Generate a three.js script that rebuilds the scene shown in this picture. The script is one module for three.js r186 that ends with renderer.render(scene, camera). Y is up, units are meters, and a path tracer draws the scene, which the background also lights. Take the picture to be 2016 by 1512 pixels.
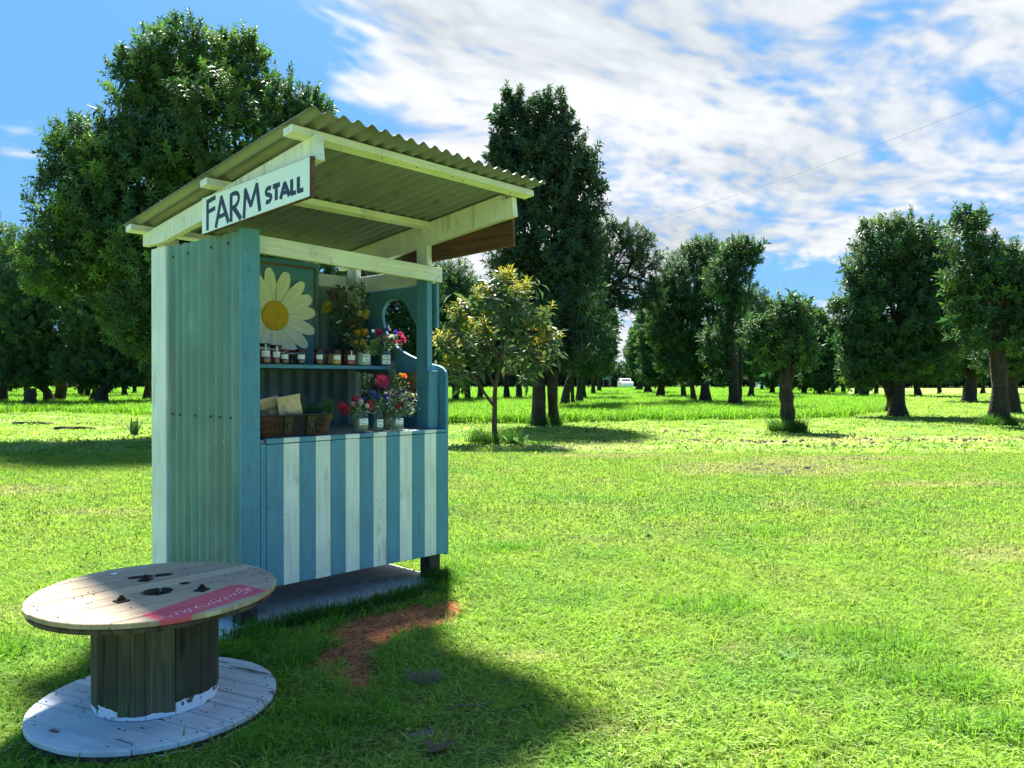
import * as THREE from 'three';
import { mergeGeometries } from 'three/addons/utils/BufferGeometryUtils.js';
import { RoundedBoxGeometry } from 'three/addons/geometries/RoundedBoxGeometry.js';
import { Brush, Evaluator, SUBTRACTION } from 'three-bvh-csg';

// ---------------------------------------------------------------- camera
const F = 1515, CX = 1008, HY = 748, EYE = 1.25;          // photograph: focal length and horizon in its pixels, eye height in metres
const scene = new THREE.Scene();
const camera = new THREE.PerspectiveCamera(2 * Math.atan(756 / F) * 180 / Math.PI, 4 / 3, 0.05, 2000);
camera.position.set(0, EYE, 0);
camera.rotation.set(-8 / F, 0, 0);
const renderer = new THREE.WebGLRenderer({ antialias: true });
renderer.setSize(1024, 768);
renderer.toneMapping = THREE.LinearToneMapping;
renderer.toneMappingExposure = 5.6;
renderer.shadowMap.enabled = true;

// ---------------------------------------------------------------- random numbers and noise
const RNG = (a) => () => { a = (a + 0x6d2b79f5) | 0; let t = Math.imul(a ^ (a >>> 15), 1 | a); t = (t + Math.imul(t ^ (t >>> 7), 61 | t)) ^ t; return ((t ^ (t >>> 14)) >>> 0) / 4294967296; };
const lerp = (a, b, t) => a + (b - a) * t, clamp = (x, a = 0, b = 1) => Math.min(b, Math.max(a, x));
const sstep = (a, b, x) => { const t = clamp((x - a) / (b - a)); return t * t * (3 - 2 * t); };
const h2 = (x, y) => { let n = Math.imul(x, 374761393) + Math.imul(y, 668265263); n = Math.imul(n ^ (n >>> 13), 1274126177); return ((n ^ (n >>> 16)) >>> 0) / 4294967296; };
function noise(x, y, px = 0, py = px) {
  const ix = Math.floor(x), iy = Math.floor(y), fx = x - ix, fy = y - iy, u = fx * fx * (3 - 2 * fx), v = fy * fy * (3 - 2 * fy);
  const w = (i, p) => (p ? ((i % p) + p) % p : i), x0 = w(ix, px), x1 = w(ix + 1, px), y0 = w(iy, py), y1 = w(iy + 1, py);
  return lerp(lerp(h2(x0, y0), h2(x1, y0), u), lerp(h2(x0, y1), h2(x1, y1), u), v);
}
function fbm(x, y, o = 4, p = 0) { let s = 0, a = 0.5, t = 0; for (let i = 0; i < o; i++) { s += a * noise(x + i * 17 * (p ? 0 : 1), y, p, p); t += a; a *= 0.5; x *= 2; y *= 2; p *= 2; } return s / t; }

// ---------------------------------------------------------------- sun and sky
const SUN_AZ = -8 * Math.PI / 180, SUN_EL = 57 * Math.PI / 180;   // behind the stall, a little to its left
const sunDir = new THREE.Vector3(Math.sin(SUN_AZ) * Math.cos(SUN_EL), Math.sin(SUN_EL), -Math.cos(SUN_AZ) * Math.cos(SUN_EL));
const sun = new THREE.DirectionalLight(new THREE.Color().setRGB(1, 0.955, 0.86), 4.2);
sun.position.copy(sunDir).multiplyScalar(60).add(new THREE.Vector3(0, 0, -20));
sun.target.position.set(0, 0, -20);
sun.castShadow = true; sun.shadow.mapSize.set(4096, 4096); sun.shadow.radius = 10;
Object.assign(sun.shadow.camera, { left: -45, right: 45, top: 45, bottom: -45, near: 1, far: 160 });
scene.add(sun, sun.target);

{
  const W = 4096, H = 2048, data = new Float32Array(W * H * 4), K = 1.32 / 5.6;
  for (let row = 0; row < H; row++) {
    const up = ((row + 0.5) / H - 0.5) * Math.PI, y = Math.sin(up), cu = Math.cos(up);
    for (let col = 0; col < W; col++) {
      const o = (row * W + col) * 4; data[o + 3] = 1;
      if (y <= 0) { data[o] = 0.10; data[o + 1] = 0.13; data[o + 2] = 0.06; continue; }
      const th = ((col + 0.5) / W - 0.5) * 2 * Math.PI, x = Math.cos(th) * cu, z = Math.sin(th) * cu;
      const az = Math.atan2(x, -z) * 180 / Math.PI, el = up * 180 / Math.PI;
      const cs = x * sunDir.x + y * sunDir.y + z * sunDir.z, ang = Math.acos(clamp(cs, -1, 1)) * 180 / Math.PI;
      // clear air: paler towards the horizon, a soft aureole about the sun
      const t = Math.pow(clamp(y), 0.55), hz = Math.exp(-el / 10);
      let r = lerp(0.165, 0.070, t) + 0.13 * hz, g = lerp(0.455, 0.30, t) + 0.11 * hz, b = lerp(0.90, 0.70, t) + 0.0 * hz;
      const au = Math.exp(-((ang / 17) ** 2)) * 1.3 + Math.exp(-((ang / 30) ** 2)) * 0.12; r += au; g += au * 0.95; b += au * 0.8;
      // a thin sheet of broken cloud, laid out on a plane high above
      const k = 1 / (y + 0.13), X = x * k, Z = z * k;
      const wx = X + 0.5 * (fbm(X * 0.9 + 5, Z * 0.9, 3) - 0.5), wz = Z + 0.5 * (fbm(X * 0.9, Z * 0.9 + 9, 3) - 0.5);
      // long waves rising to the right, small puffs across them
      const ru = wx * 0.80 - wz * 0.60, rv = wx * 0.60 + wz * 0.80;
      const big = fbm(wx * 0.62 + 3.3, wz * 0.62 + 1.7, 3), mid = fbm(ru * 1.7 + 11, rv * 3.2 + 4, 3), puff = fbm(ru * 6.0 + 2, rv * 11 + 7, 3), fine = fbm(ru * 17 + 2, rv * 26 + 7, 4);
      // the bank begins left of the middle of the picture and thins to the right; the clear field lies to the left
      const edge = az + 18.5 + 10 * (fbm(X * 2.6 + 8, Z * 2.6, 4) - 0.5) + (el - 26) * 0.42;
      const thin = sstep(-2, 40, az + 0.5 * (el - 10) + 16 * (big - 0.5));
      const bank = sstep(-4, 9, edge) * (1 - 0.20 * thin);
      const back = sstep(60, 110, Math.abs(az));
      let cover = lerp(bank, 0.48 + 0.5 * (big - 0.5), back);
      const lowL = Math.exp(-(((az + 32.5) / 4) ** 2) - (((el - 13.6) / 2.6) ** 2)) * 0.62;    // small flecks low in the clear field
      cover = Math.max(cover, lowL);
      cover *= 1 - 0.8 * Math.exp(-(((az - 20) / 9) ** 2) - (((el - 6.6) / 1.5) ** 2));      // strip of open blue above the trees
      const n = 0.34 * mid + 0.36 * puff + 0.30 * fine, th0 = lerp(0.86, 0.20, cover);
      let d = sstep(th0 - 0.05, th0 + lerp(0.22, 0.30, cover), n) * sstep(0.02, 0.12, cover) * 0.97;
      // thin parts bright, thick parts greyer, brighter towards the sun
      const thick = clamp((fbm(wx * 1.3 + 20, wz * 1.9, 3) - 0.40) * 3.4) * sstep(0.55, 0.95, cover), fw = Math.exp(-((ang / 26) ** 2));
      let L = 0.735 - 0.17 * thick + 0.20 * (mid - 0.5) + 0.22 * (puff - 0.5) + 0.20 * (fine - 0.5) + 0.16 * fw + 1.2 * Math.exp(-((ang / 15) ** 2));
      const cr = L * lerp(0.97, 0.93, thick), cg = L * lerp(0.99, 0.985, thick), cb = L * 1.03;
      data[o] = lerp(r, cr, d) * K; data[o + 1] = lerp(g, cg, d) * K; data[o + 2] = lerp(b, cb, d) * K;
    }
  }
  const sky = new THREE.DataTexture(data, W, H, THREE.RGBAFormat, THREE.FloatType);
  sky.mapping = THREE.EquirectangularReflectionMapping; sky.magFilter = THREE.LinearFilter; sky.colorSpace = THREE.LinearSRGBColorSpace; sky.needsUpdate = true;
  scene.background = sky; scene.environment = sky;
}

// ---------------------------------------------------------------- helpers
const V = (x, y, z) => new THREE.Vector3(x, y, z);
const lin = (r, g, b) => new THREE.Color().setRGB(r, g, b);
const ground = (u, v, h = 0) => { const d = (EYE - h) * F / (v - HY); return V((u - CX) / F * d, h, -d); };      // a pixel on a level plane
const atDepth = (u, v, d) => V((u - CX) / F * d, EYE - (v - HY) / F * d, -d);
const taken = {};
const numbered = (n) => { const k = taken[n] = (taken[n] ?? -1) + 1; return k ? n + '_' + String(k).padStart(3, '0') : n; };
function tag(o, label, category, group, kind) { if (label) o.userData.label = label; if (category) o.userData.category = category; if (group) o.userData.group = group; if (kind) o.userData.kind = kind; return o; }
function thing(name, label, category, pos = V(0, 0, 0), turn = 0, group) { const g = new THREE.Group(); g.name = numbered(name); g.position.copy(pos); g.rotation.y = turn; scene.add(g); return tag(g, label, category, group); }
function part(parent, name, geo, mat, kind) { const m = new THREE.Mesh(Array.isArray(geo) ? (geo.length > 1 ? mergeGeometries(geo.map(clean)) : geo[0]) : geo, mat); m.name = name; m.castShadow = m.receiveShadow = true; if (kind) m.userData.kind = kind; parent.add(m); return m; }
function clean(g) { let q = g.index ? g.toNonIndexed() : g; for (const k of Object.keys(q.attributes)) if (!['position', 'normal', 'uv'].includes(k)) q.deleteAttribute(k); if (!q.attributes.uv) q.setAttribute('uv', new THREE.BufferAttribute(new Float32Array(q.attributes.position.count * 2), 2)); q.morphAttributes = {}; q.clearGroups(); return q; }
const at = (g, x = 0, y = 0, z = 0, rx = 0, ry = 0, rz = 0) => { g.applyMatrix4(new THREE.Matrix4().compose(V(x, y, z), new THREE.Quaternion().setFromEuler(new THREE.Euler(rx, ry, rz)), V(1, 1, 1))); return g; };
const R0 = RNG(77);
// box with small chamfers; uv in metres, the grain along its longest side
function bx(w, h, d, c = 0.003) {
  const g = new RoundedBoxGeometry(w, h, d, 1, Math.min(c, w / 3, h / 3, d / 3)), p = g.attributes.position, n = g.attributes.normal, uv = g.attributes.uv;
  const dims = [w, h, d], L = dims.indexOf(Math.max(w, h, d)), ou = R0() * 7, ov = R0() * 7;
  for (let i = 0; i < p.count; i++) {
    const q = [p.getX(i), p.getY(i), p.getZ(i)], a = [Math.abs(n.getX(i)), Math.abs(n.getY(i)), Math.abs(n.getZ(i))], N = a.indexOf(Math.max(...a)), o = [0, 1, 2].filter((k) => k !== N);
    const along = o.includes(L) ? L : o[1], across = o.find((k) => k !== along);
    uv.setXY(i, q[across] + ou, q[along] + ov);
  }
  return g;
}
// a board from a to b (both are points of its middle line), w wide along side, th thick
function board(a, b, w, th, side, c = 0.003) {
  const x = b.clone().sub(a), L = x.length(); x.normalize();
  const s = side.clone().addScaledVector(x, -side.dot(x)).normalize(), n = x.clone().cross(s);
  const g = bx(L, w, th, c);
  g.applyMatrix4(new THREE.Matrix4().makeBasis(x, s, n).setPosition(a.clone().add(b).multiplyScalar(0.5)));
  return g;
}
function tube(pts, r0, r1, rad = 8, seg = 12) {                      // tapered limb through points
  const curve = new THREE.CatmullRomCurve3(pts), g = new THREE.TubeGeometry(curve, seg, 1, rad, false), p = g.attributes.position, uv = g.attributes.uv, L = curve.getLength();
  for (let i = 0; i <= seg; i++) {
    const c = curve.getPointAt(i / seg), r = typeof r1 === 'function' ? r1(i / seg) : lerp(r0, r1, i / seg);
    for (let j = 0; j <= rad; j++) { const k = i * (rad + 1) + j; p.setXYZ(k, c.x + (p.getX(k) - c.x) * r, c.y + (p.getY(k) - c.y) * r, c.z + (p.getZ(k) - c.z) * r); uv.setXY(k, j / rad * Math.max(0.1, r0 * 6), i / seg * L); }
  }
  return g;
}
// ---------------------------------------------------------------- textures
function tex(w, h, fn, srgb = true) {
  const d = new Uint8Array(w * h * 4);
  for (let y = 0; y < h; y++) for (let x = 0; x < w; x++) { const c = fn(x / w, y / h), o = (y * w + x) * 4, q = Array.isArray(c) ? c : [c, c, c]; for (let k = 0; k < 3; k++) d[o + k] = clamp(q[k]) * 255; d[o + 3] = 255; }
  const t = new THREE.DataTexture(d, w, h); t.wrapS = t.wrapT = THREE.RepeatWrapping; t.magFilter = THREE.LinearFilter; t.minFilter = THREE.LinearMipmapLinearFilter; t.generateMipmaps = true;
  if (srgb) t.colorSpace = THREE.SRGBColorSpace; t.needsUpdate = true; return t;
}
const scaled = (t, u, v) => { const c = t.clone(); c.repeat.set(u, v); c.needsUpdate = true; return c; };
function canvas(w, h, draw) { const c = document.createElement('canvas'); c.width = w; c.height = h; draw(c.getContext('2d'), w, h); const t = new THREE.CanvasTexture(c); t.colorSpace = THREE.SRGBColorSpace; t.anisotropy = 8; return t; }
// brushed paint on sawn timber: streaks along v, pin knots, worn specks
const paintTex = tex(512, 512, (u, v) => { const s = fbm(u * 64, v * 4, 3, 0) * 0.5 + noise(u * 128, v * 8, 128, 8) * 0.5, b = fbm(u * 6, v * 6, 4, 6); let k = 0.87 + 0.12 * s + 0.10 * (b - 0.5) - 0.10 * sstep(0.62, 0.72, fbm(u * 26, v * 5, 3, 0)) * (b > 0.5 ? 1 : 0.3); if (noise(u * 90, v * 40, 90, 40) > 0.982) k -= 0.3; if (noise(u * 14, v * 10, 14, 10) > 0.965) k -= 0.05; return k; });
const paintBump = tex(512, 512, (u, v) => 0.5 + 0.35 * (noise(u * 96, v * 5, 96, 5) - 0.5) + 0.3 * (noise(u * 30, v * 2, 30, 2) - 0.5), false);
const rawWood = tex(512, 512, (u, v) => { const s = noise(u * 90, v * 3, 90, 3) * 0.5 + noise(u * 220, v * 9, 220, 9) * 0.3 + fbm(u * 5, v * 5, 4, 5) * 0.5; const c = sstep(0.80, 0.9, noise(u * 60, v * 2, 60, 2)); return [0.50 + 0.36 * s - 0.3 * c, 0.48 + 0.35 * s - 0.3 * c, 0.46 + 0.33 * s - 0.28 * c]; });
const rawBump = tex(512, 512, (u, v) => 0.3 + 0.4 * noise(u * 90, v * 3, 90, 3) + 0.3 * noise(u * 220, v * 9, 220, 9), false);
const metalTex = tex(512, 512, (u, v) => { const b = fbm(u * 4, v * 4, 5, 4), s = fbm(u * 22, v * 3, 3, 0), w = sstep(0.62, 0.74, fbm(u * 9 + 3, v * 5, 4, 0)); return [0.80 + 0.22 * (b - 0.5) + 0.10 * (s - 0.5) - 0.07 * w, 0.81 + 0.20 * (b - 0.5) + 0.10 * (s - 0.5) - 0.10 * w, 0.79 + 0.22 * (b - 0.5) + 0.10 * (s - 0.5) - 0.16 * w]; });
const barkTex = tex(512, 512, (u, v) => { const r = Math.abs(noise(u * 26, v * 7, 26, 7) - 0.5) * 2, f = fbm(u * 40, v * 20, 3, 0), m = sstep(0.56, 0.72, fbm(u * 5, v * 5, 4, 5)); return [0.40 + 0.28 * r + 0.18 * f + 0.10 * m, 0.37 + 0.26 * r + 0.17 * f + 0.14 * m, 0.32 + 0.23 * r + 0.15 * f + 0.09 * m]; });
const barkBump = tex(512, 512, (u, v) => Math.abs(noise(u * 26, v * 7, 26, 7) - 0.5) * 1.4 + 0.3 * fbm(u * 40, v * 20, 3, 0), false);
const grainTex = tex(512, 512, (u, v) => 0.72 + 0.5 * (fbm(u * 60, v * 60, 3, 60) - 0.5) + 0.28 * (fbm(u * 9, v * 9, 3, 9) - 0.5) + 0.35 * (noise(u * 200, v * 200, 200) - 0.5));
const grainBump = tex(512, 512, (u, v) => fbm(u * 50, v * 50, 4, 50), false);
const S = (o) => new THREE.MeshStandardMaterial(o), P = (o) => new THREE.MeshPhysicalMaterial(o);
const paint = (c, rough = 0.55) => S({ color: c, map: paintTex, bumpMap: paintBump, bumpScale: 0.0012, roughness: rough });
const BLUE = paint(lin(0.092, 0.285, 0.415)), BLUE2 = paint(lin(0.100, 0.298, 0.425)), CREAM = paint(lin(0.83, 0.83, 0.79)), CREAM2 = paint(lin(0.81, 0.82, 0.80)), WHITE = paint(lin(0.82, 0.85, 0.88));
const ROOFM = S({ color: lin(0.33, 0.345, 0.43), map: metalTex, roughness: 0.5, metalness: 0.12 });
const BROWNPLY = S({ color: lin(0.20, 0.09, 0.05), map: rawWood, bumpMap: rawBump, bumpScale: 0.001, roughness: 0.7 });
const LEGM = S({ color: lin(0.10, 0.085, 0.07), map: rawWood, bumpMap: rawBump, bumpScale: 0.002, roughness: 0.9 });
const DARK = S({ color: lin(0.02, 0.02, 0.022), roughness: 0.6 }), RUST = S({ color: lin(0.07, 0.028, 0.016), map: grainTex, bumpMap: grainBump, bumpScale: 0.001, roughness: 0.85, metalness: 0.3 });
const CONC = S({ color: lin(0.72, 0.73, 0.73), map: tex(512, 512, (u, v) => 0.86 + 0.16 * (fbm(u * 7, v * 7, 4, 7) - 0.5) + 0.07 * (noise(u * 180, v * 180, 180) - 0.5) - 0.14 * sstep(0.64, 0.76, fbm(u * 5 + 3, v * 5, 4, 5))), bumpMap: grainBump, bumpScale: 0.0006, roughness: 0.85 });
// ---------------------------------------------------------------- ground
const FL = V(-1.337, 0, -3.80), TURN = 0.8273, ct = Math.cos(TURN), st = Math.sin(TURN);
const toStall = (x, d) => { const a = x - FL.x, b = d - 3.80; return [a * 0.677 + b * 0.736, -a * 0.736 + b * 0.677]; };   // world (x, depth) -> (t along the front, s towards the back)
const SPOOL = V(-1.345, 0, -2.91), SPOOL_R = 0.432;
const soilSpots = [[ground(790, 1218), 0.46, 0.20, 0.7], [ground(735, 1240), 0.30, 0.16, 0.6], [ground(690, 1280), 0.24, 0.13, 0.9], [ground(705, 1332), 0.09, 0.26, 0.1], [ground(860, 1200), 0.18, 0.09, 0.7], [ground(1300, 1432), 0.08, 0.03, 0.3], [ground(1225, 1442), 0.05, 0.025, 0], [ground(1365, 1297), 0.09, 0.04, 0.2], [ground(1500, 1480), 0.10, 0.04, 0.1], [ground(905, 1230), 0.08, 0.05, 0], [ground(1175, 1500), 0.07, 0.03, 0]];
function soilAt(x, d) {
  let m = 0;
  for (const [p, a, b, r] of soilSpots) { const dx = x - p.x, dz = d + p.z, c = Math.cos(r), s = Math.sin(r), u = (dx * c + dz * s) / a, v = (-dx * s + dz * c) / b; m = Math.max(m, 1.25 - Math.sqrt(u * u + v * v)); }
  return sstep(0.05, 0.45, m + 0.9 * (fbm(x * 9 + 40, d * 9, 3) - 0.5));
}
// clippings and dry patches in the mown lawn
const drySpots = [[ground(1530, 925), 1.7, 0.9], [ground(1650, 905), 1.6, 0.5], [ground(1130, 880), 1.6, 0.55], [ground(1180, 900), 1.4, 0.4], [ground(1870, 957), 0.9, 0.25], [ground(1990, 1095), 0.5, 0.25], [ground(20, 970), 0.8, 0.4], [ground(1450, 870), 3.5, 0.5], [ground(1850, 865), 3.5, 0.7], [ground(200, 1010), 0.5, 0.2], [ground(1250, 1445), 0.22, 0.08], [ground(1040, 1300), 0.2, 0.08]];
function dryAt(x, d) {
  let m = 0;
  for (const [p, a, b] of drySpots) { const u = (x - p.x) / a, v = (d + p.z) / b; m = Math.max(m, 1 - (u * u + v * v) * 0.6); }
  const n = fbm(x * 1.7 + 13, d * 1.7 + 3, 4);
  return clamp(0.70 * sstep(0.15, 0.75, m + 0.9 * (n - 0.5)) + 0.30 * sstep(0.60, 0.76, n) + 0.16 * sstep(0.55, 0.72, fbm(x * 6 + 31, d * 6, 3)));
}
const lushAt = (x, d) => sstep(0.52, 0.70, fbm(x * 0.9 + 71, d * 0.9 + 8, 4));
// the strip left unmown in front of the orchard rows
const edgePx = [[-200, 812], [0, 815], [120, 812], [300, 818], [700, 826], [900, 835], [1080, 832], [1300, 828], [1500, 826], [1650, 822], [1745, 808], [1760, 795], [1700, 782], [1850, 778], [2300, 775]];
function tallAt(x, d) {
  const u = CX + F * x / d, v = HY + F * EYE / d;
  for (let i = 0; i < edgePx.length - 1; i++) { const [a, b] = edgePx[i], [c, e] = edgePx[i + 1]; if (u >= a && u < c) { const lim = lerp(b, e, (u - a) / (c - a)) + 3 * (noise(x * 2, d * 0.7) - 0.5); return v < lim && v > 757 && !(u > 1660 && v < 783 && u < 2300); } }
  return false;
}
function lawnColor(x, d, out) {
  const dry = dryAt(x, d), lush = lushAt(x, d), n = noise(x * 3.1, d * 3.1 + 50), tall = tallAt(x, d);
  out.setRGB(0.172, 0.320, 0.024).lerp(lin(0.095, 0.265, 0.022), lush * 0.7).lerp(lin(0.235, 0.335, 0.028), n * 0.5);
  if (tall) out.setRGB(0.115, 0.285, 0.010);
  else out.lerp(lin(0.38, 0.32, 0.15), dry * 0.58);
  return out;
}
{
  const axis = (lo, hi, a, b, fine, grow) => { const v = []; for (let x = a; x <= b + 1e-9; x += fine) v.push(x); let s = fine; for (let x = b; x < hi;) { s *= grow; x = Math.min(hi, x + s); v.push(x); } s = fine; for (let x = a; x > lo;) { s *= grow; x = Math.max(lo, x - s); v.unshift(x); } return v; };
  const xs = axis(-900, 900, -3.2, 3.2, 0.045, 1.035), ds = axis(-200, 1500, 2.1, 6.5, 0.045, 1.03), nx = xs.length, nd = ds.length;
  const pos = new Float32Array(nx * nd * 3), col = new Float32Array(nx * nd * 3), uv = new Float32Array(nx * nd * 2), idx = [], c = new THREE.Color();
  for (let j = 0; j < nd; j++) for (let i = 0; i < nx; i++) {
    const x = xs[i], d = ds[j], k = j * nx + i, soil = d < 12 ? soilAt(x, d) : 0;
    lawnColor(x, d, c);
    c.lerp(lin(0.10, 0.085, 0.025), 0.14);
    c.lerp(lin(0.42, 0.13, 0.045), soil);
    pos.set([x, -0.004 - 0.012 * fbm(x * 5, d * 5, 3) * (Math.abs(x) < 8 && d < 14 ? 1 : 0), -d], k * 3); col.set([c.r, c.g, c.b], k * 3); uv.set([x, d], k * 2);
    if (i < nx - 1 && j < nd - 1) idx.push(k, k + 1, k + nx, k + 1, k + nx + 1, k + nx);
  }
  const g = new THREE.BufferGeometry(); g.setAttribute('position', new THREE.BufferAttribute(pos, 3)); g.setAttribute('color', new THREE.BufferAttribute(col, 3)); g.setAttribute('uv', new THREE.BufferAttribute(uv, 2)); g.setIndex(idx); g.computeVertexNormals();
  const m = new THREE.Mesh(g, S({ vertexColors: true, map: grainTex, bumpMap: grainBump, bumpScale: 0.02, roughness: 1, color: lin(1.45, 1.45, 1.45) }));
  m.name = 'ground'; m.receiveShadow = true; scene.add(m); tag(m, 'mown green lawn with dry patches and bare red soil', 'lawn', null, 'structure');
}
// pale sheet laid flat under the stall
{
  const sh = new THREE.Shape([[-0.16, 0.08], [1.0, 0.16], [1.28, 0.12], [1.33, 0.0], [1.34, -0.98], [-0.14, -1.0]].map(([a, b]) => new THREE.Vector2(a, -b)));
  const g = new THREE.ExtrudeGeometry(sh, { depth: 0.03, bevelEnabled: true, bevelSize: 0.004, bevelThickness: 0.004, bevelSegments: 1 });
  g.rotateX(-Math.PI / 2);
  const m = part(scene, 'concrete_slab', g, CONC); m.position.set(FL.x, -0.012, FL.z); m.rotation.y = TURN;
  tag(m, 'pale grey concrete slab lying flat under the farm stall', 'slab', null, 'structure');
}
// ---------------------------------------------------------------- farm stall: local x runs along its front (t), local z points out of its front (-s)
const stall = thing('farm_stall', 'small blue and white striped farm stall with a corrugated roof', 'market stall', FL, TURN);
const L = (t, y, s) => V(t, y, -s), SX = V(1, 0, 0), SY = V(0, 1, 0), SZ = V(0, 0, 1);
const tAt = (u, s) => { const r = (u - CX) / F, x = FL.x - 0.736 * s, d = 3.80 + 0.677 * s; return (r * d - x) / (0.677 - 0.736 * r); };   // pixel column -> t on the plane s
const sAt = (u, t) => { const r = (u - CX) / F, x = FL.x + 0.677 * t, d = 3.80 + 0.736 * t; return (x - r * d) / (0.736 + 0.677 * r); };
const yAt = (v, t, s) => EYE - (v - HY) / F * (3.80 + 0.736 * t + 0.677 * s);
const box = (t0, t1, y0, y1, s0, s1, c = 0.003) => at(bx(t1 - t0, y1 - y0, s1 - s0, c), (t0 + t1) / 2, (y0 + y1) / 2, -(s0 + s1) / 2);
const yb = (s) => 2.2145 - 0.112 * s;                                  // underside of the roof battens
// corrugated sheet: P(u, v, n) gives the point at u across the ribs and v along them, lifted by n
function corrugated(nu, nv, point, amp, ribs, thick = 0.0012, uvw = 1, uvh = 1) {
  const pos = [], uv = [], idx = [], cols = nu + 1, rows = nv + 1;
  for (const side of [1, -1]) for (let j = 0; j < rows; j++) for (let i = 0; i < cols; i++) { const p = point(i / nu, j / nv, amp * Math.sin(i / nu * ribs * Math.PI * 2) + side * thick / 2); pos.push(p.x, p.y, p.z); uv.push(i / nu * uvw, j / nv * uvh); }
  const B = cols * rows, q = (a, b, c, d) => idx.push(a, b, c, b, d, c);
  for (let j = 0; j < nv; j++) for (let i = 0; i < nu; i++) { const a = j * cols + i; q(a, a + 1, a + cols, a + cols + 1); q(B + a + 1, B + a, B + a + cols + 1, B + a + cols); }
  for (let i = 0; i < nu; i++) { q(B + i, B + i + 1, i, i + 1); const a = nv * cols + i; q(a, a + 1, B + a, B + a + 1); }
  for (let j = 0; j < nv; j++) { const a = j * cols; q(a, a + cols, B + a, B + a + cols); const b = a + nu; q(b, B + b, b + cols, B + b + cols); }
  const g = new THREE.BufferGeometry(); g.setAttribute('position', new THREE.Float32BufferAttribute(pos, 3)); g.setAttribute('uv', new THREE.Float32BufferAttribute(uv, 2)); g.setIndex(idx); g.computeVertexNormals(); return g;
}
// roof sheet
{
  const nrm = V(0, 1, -0.112).normalize();
  const g = corrugated(246, 10, (u, v, n) => { const t = lerp(-0.145, 1.412, u), s = lerp(lerp(-0.84, -0.775, u), 1.13, v); return L(t, yb(s) + 0.035 + 0.0115 + 0.006 * noise(u * 6, v * 5), s).addScaledVector(nrm, n); }, 0.0105, 20.5, 0.0012, 1.55, 1.95);
  tag(part(stall, 'roof_sheet', g, ROOFM), 'weathered grey corrugated iron roof sheet');
}
// battens under the roof
for (const [s, t0, t1] of [[-0.655, -0.138, 1.408], [0.115, -0.136, 1.40], [1.03, -0.14, 1.40]]) part(stall, 'roof_batten', board(L(t0, yb(s) + 0.0172, s), L(t1, yb(s) + 0.0172, s), 0.072, 0.034, V(0, 0.112, 1)), CREAM);
// rafters: tapered at the back
for (const [t, s0, s1] of [[-0.028, -0.725, 1.055], [1.322, -0.615, 1.055]]) {
  const hi = t > 1 ? 0.031 : -0.002, sh = new THREE.Shape([[-s0, yb(s0) - 0.002], [-s0 + 0.012, yb(s0) - 0.108], [-0.8, yb(0.8) - 0.102], [-s1, yb(s1) - 0.068], [-s1, yb(s1) - 0.002], ...(t > 1 ? [[-s1 + 0.07, yb(s1 - 0.07) + 0.031], [-s0 - 0.09, yb(s0 + 0.09) + 0.031], [-s0 - 0.082, yb(s0 + 0.082) - 0.002]] : [])].map((p) => new THREE.Vector2(...p)));
  const g = new THREE.ExtrudeGeometry(sh, { depth: 0.036, bevelEnabled: true, bevelSize: 0.002, bevelThickness: 0.002, bevelSegments: 1 }); g.rotateY(-Math.PI / 2); g.translate(t + 0.018, 0, 0);
  // after the turn the shape's x has become local z
  part(stall, 'rafter', g, t < 0 ? CREAM2 : CREAM);
}
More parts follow.
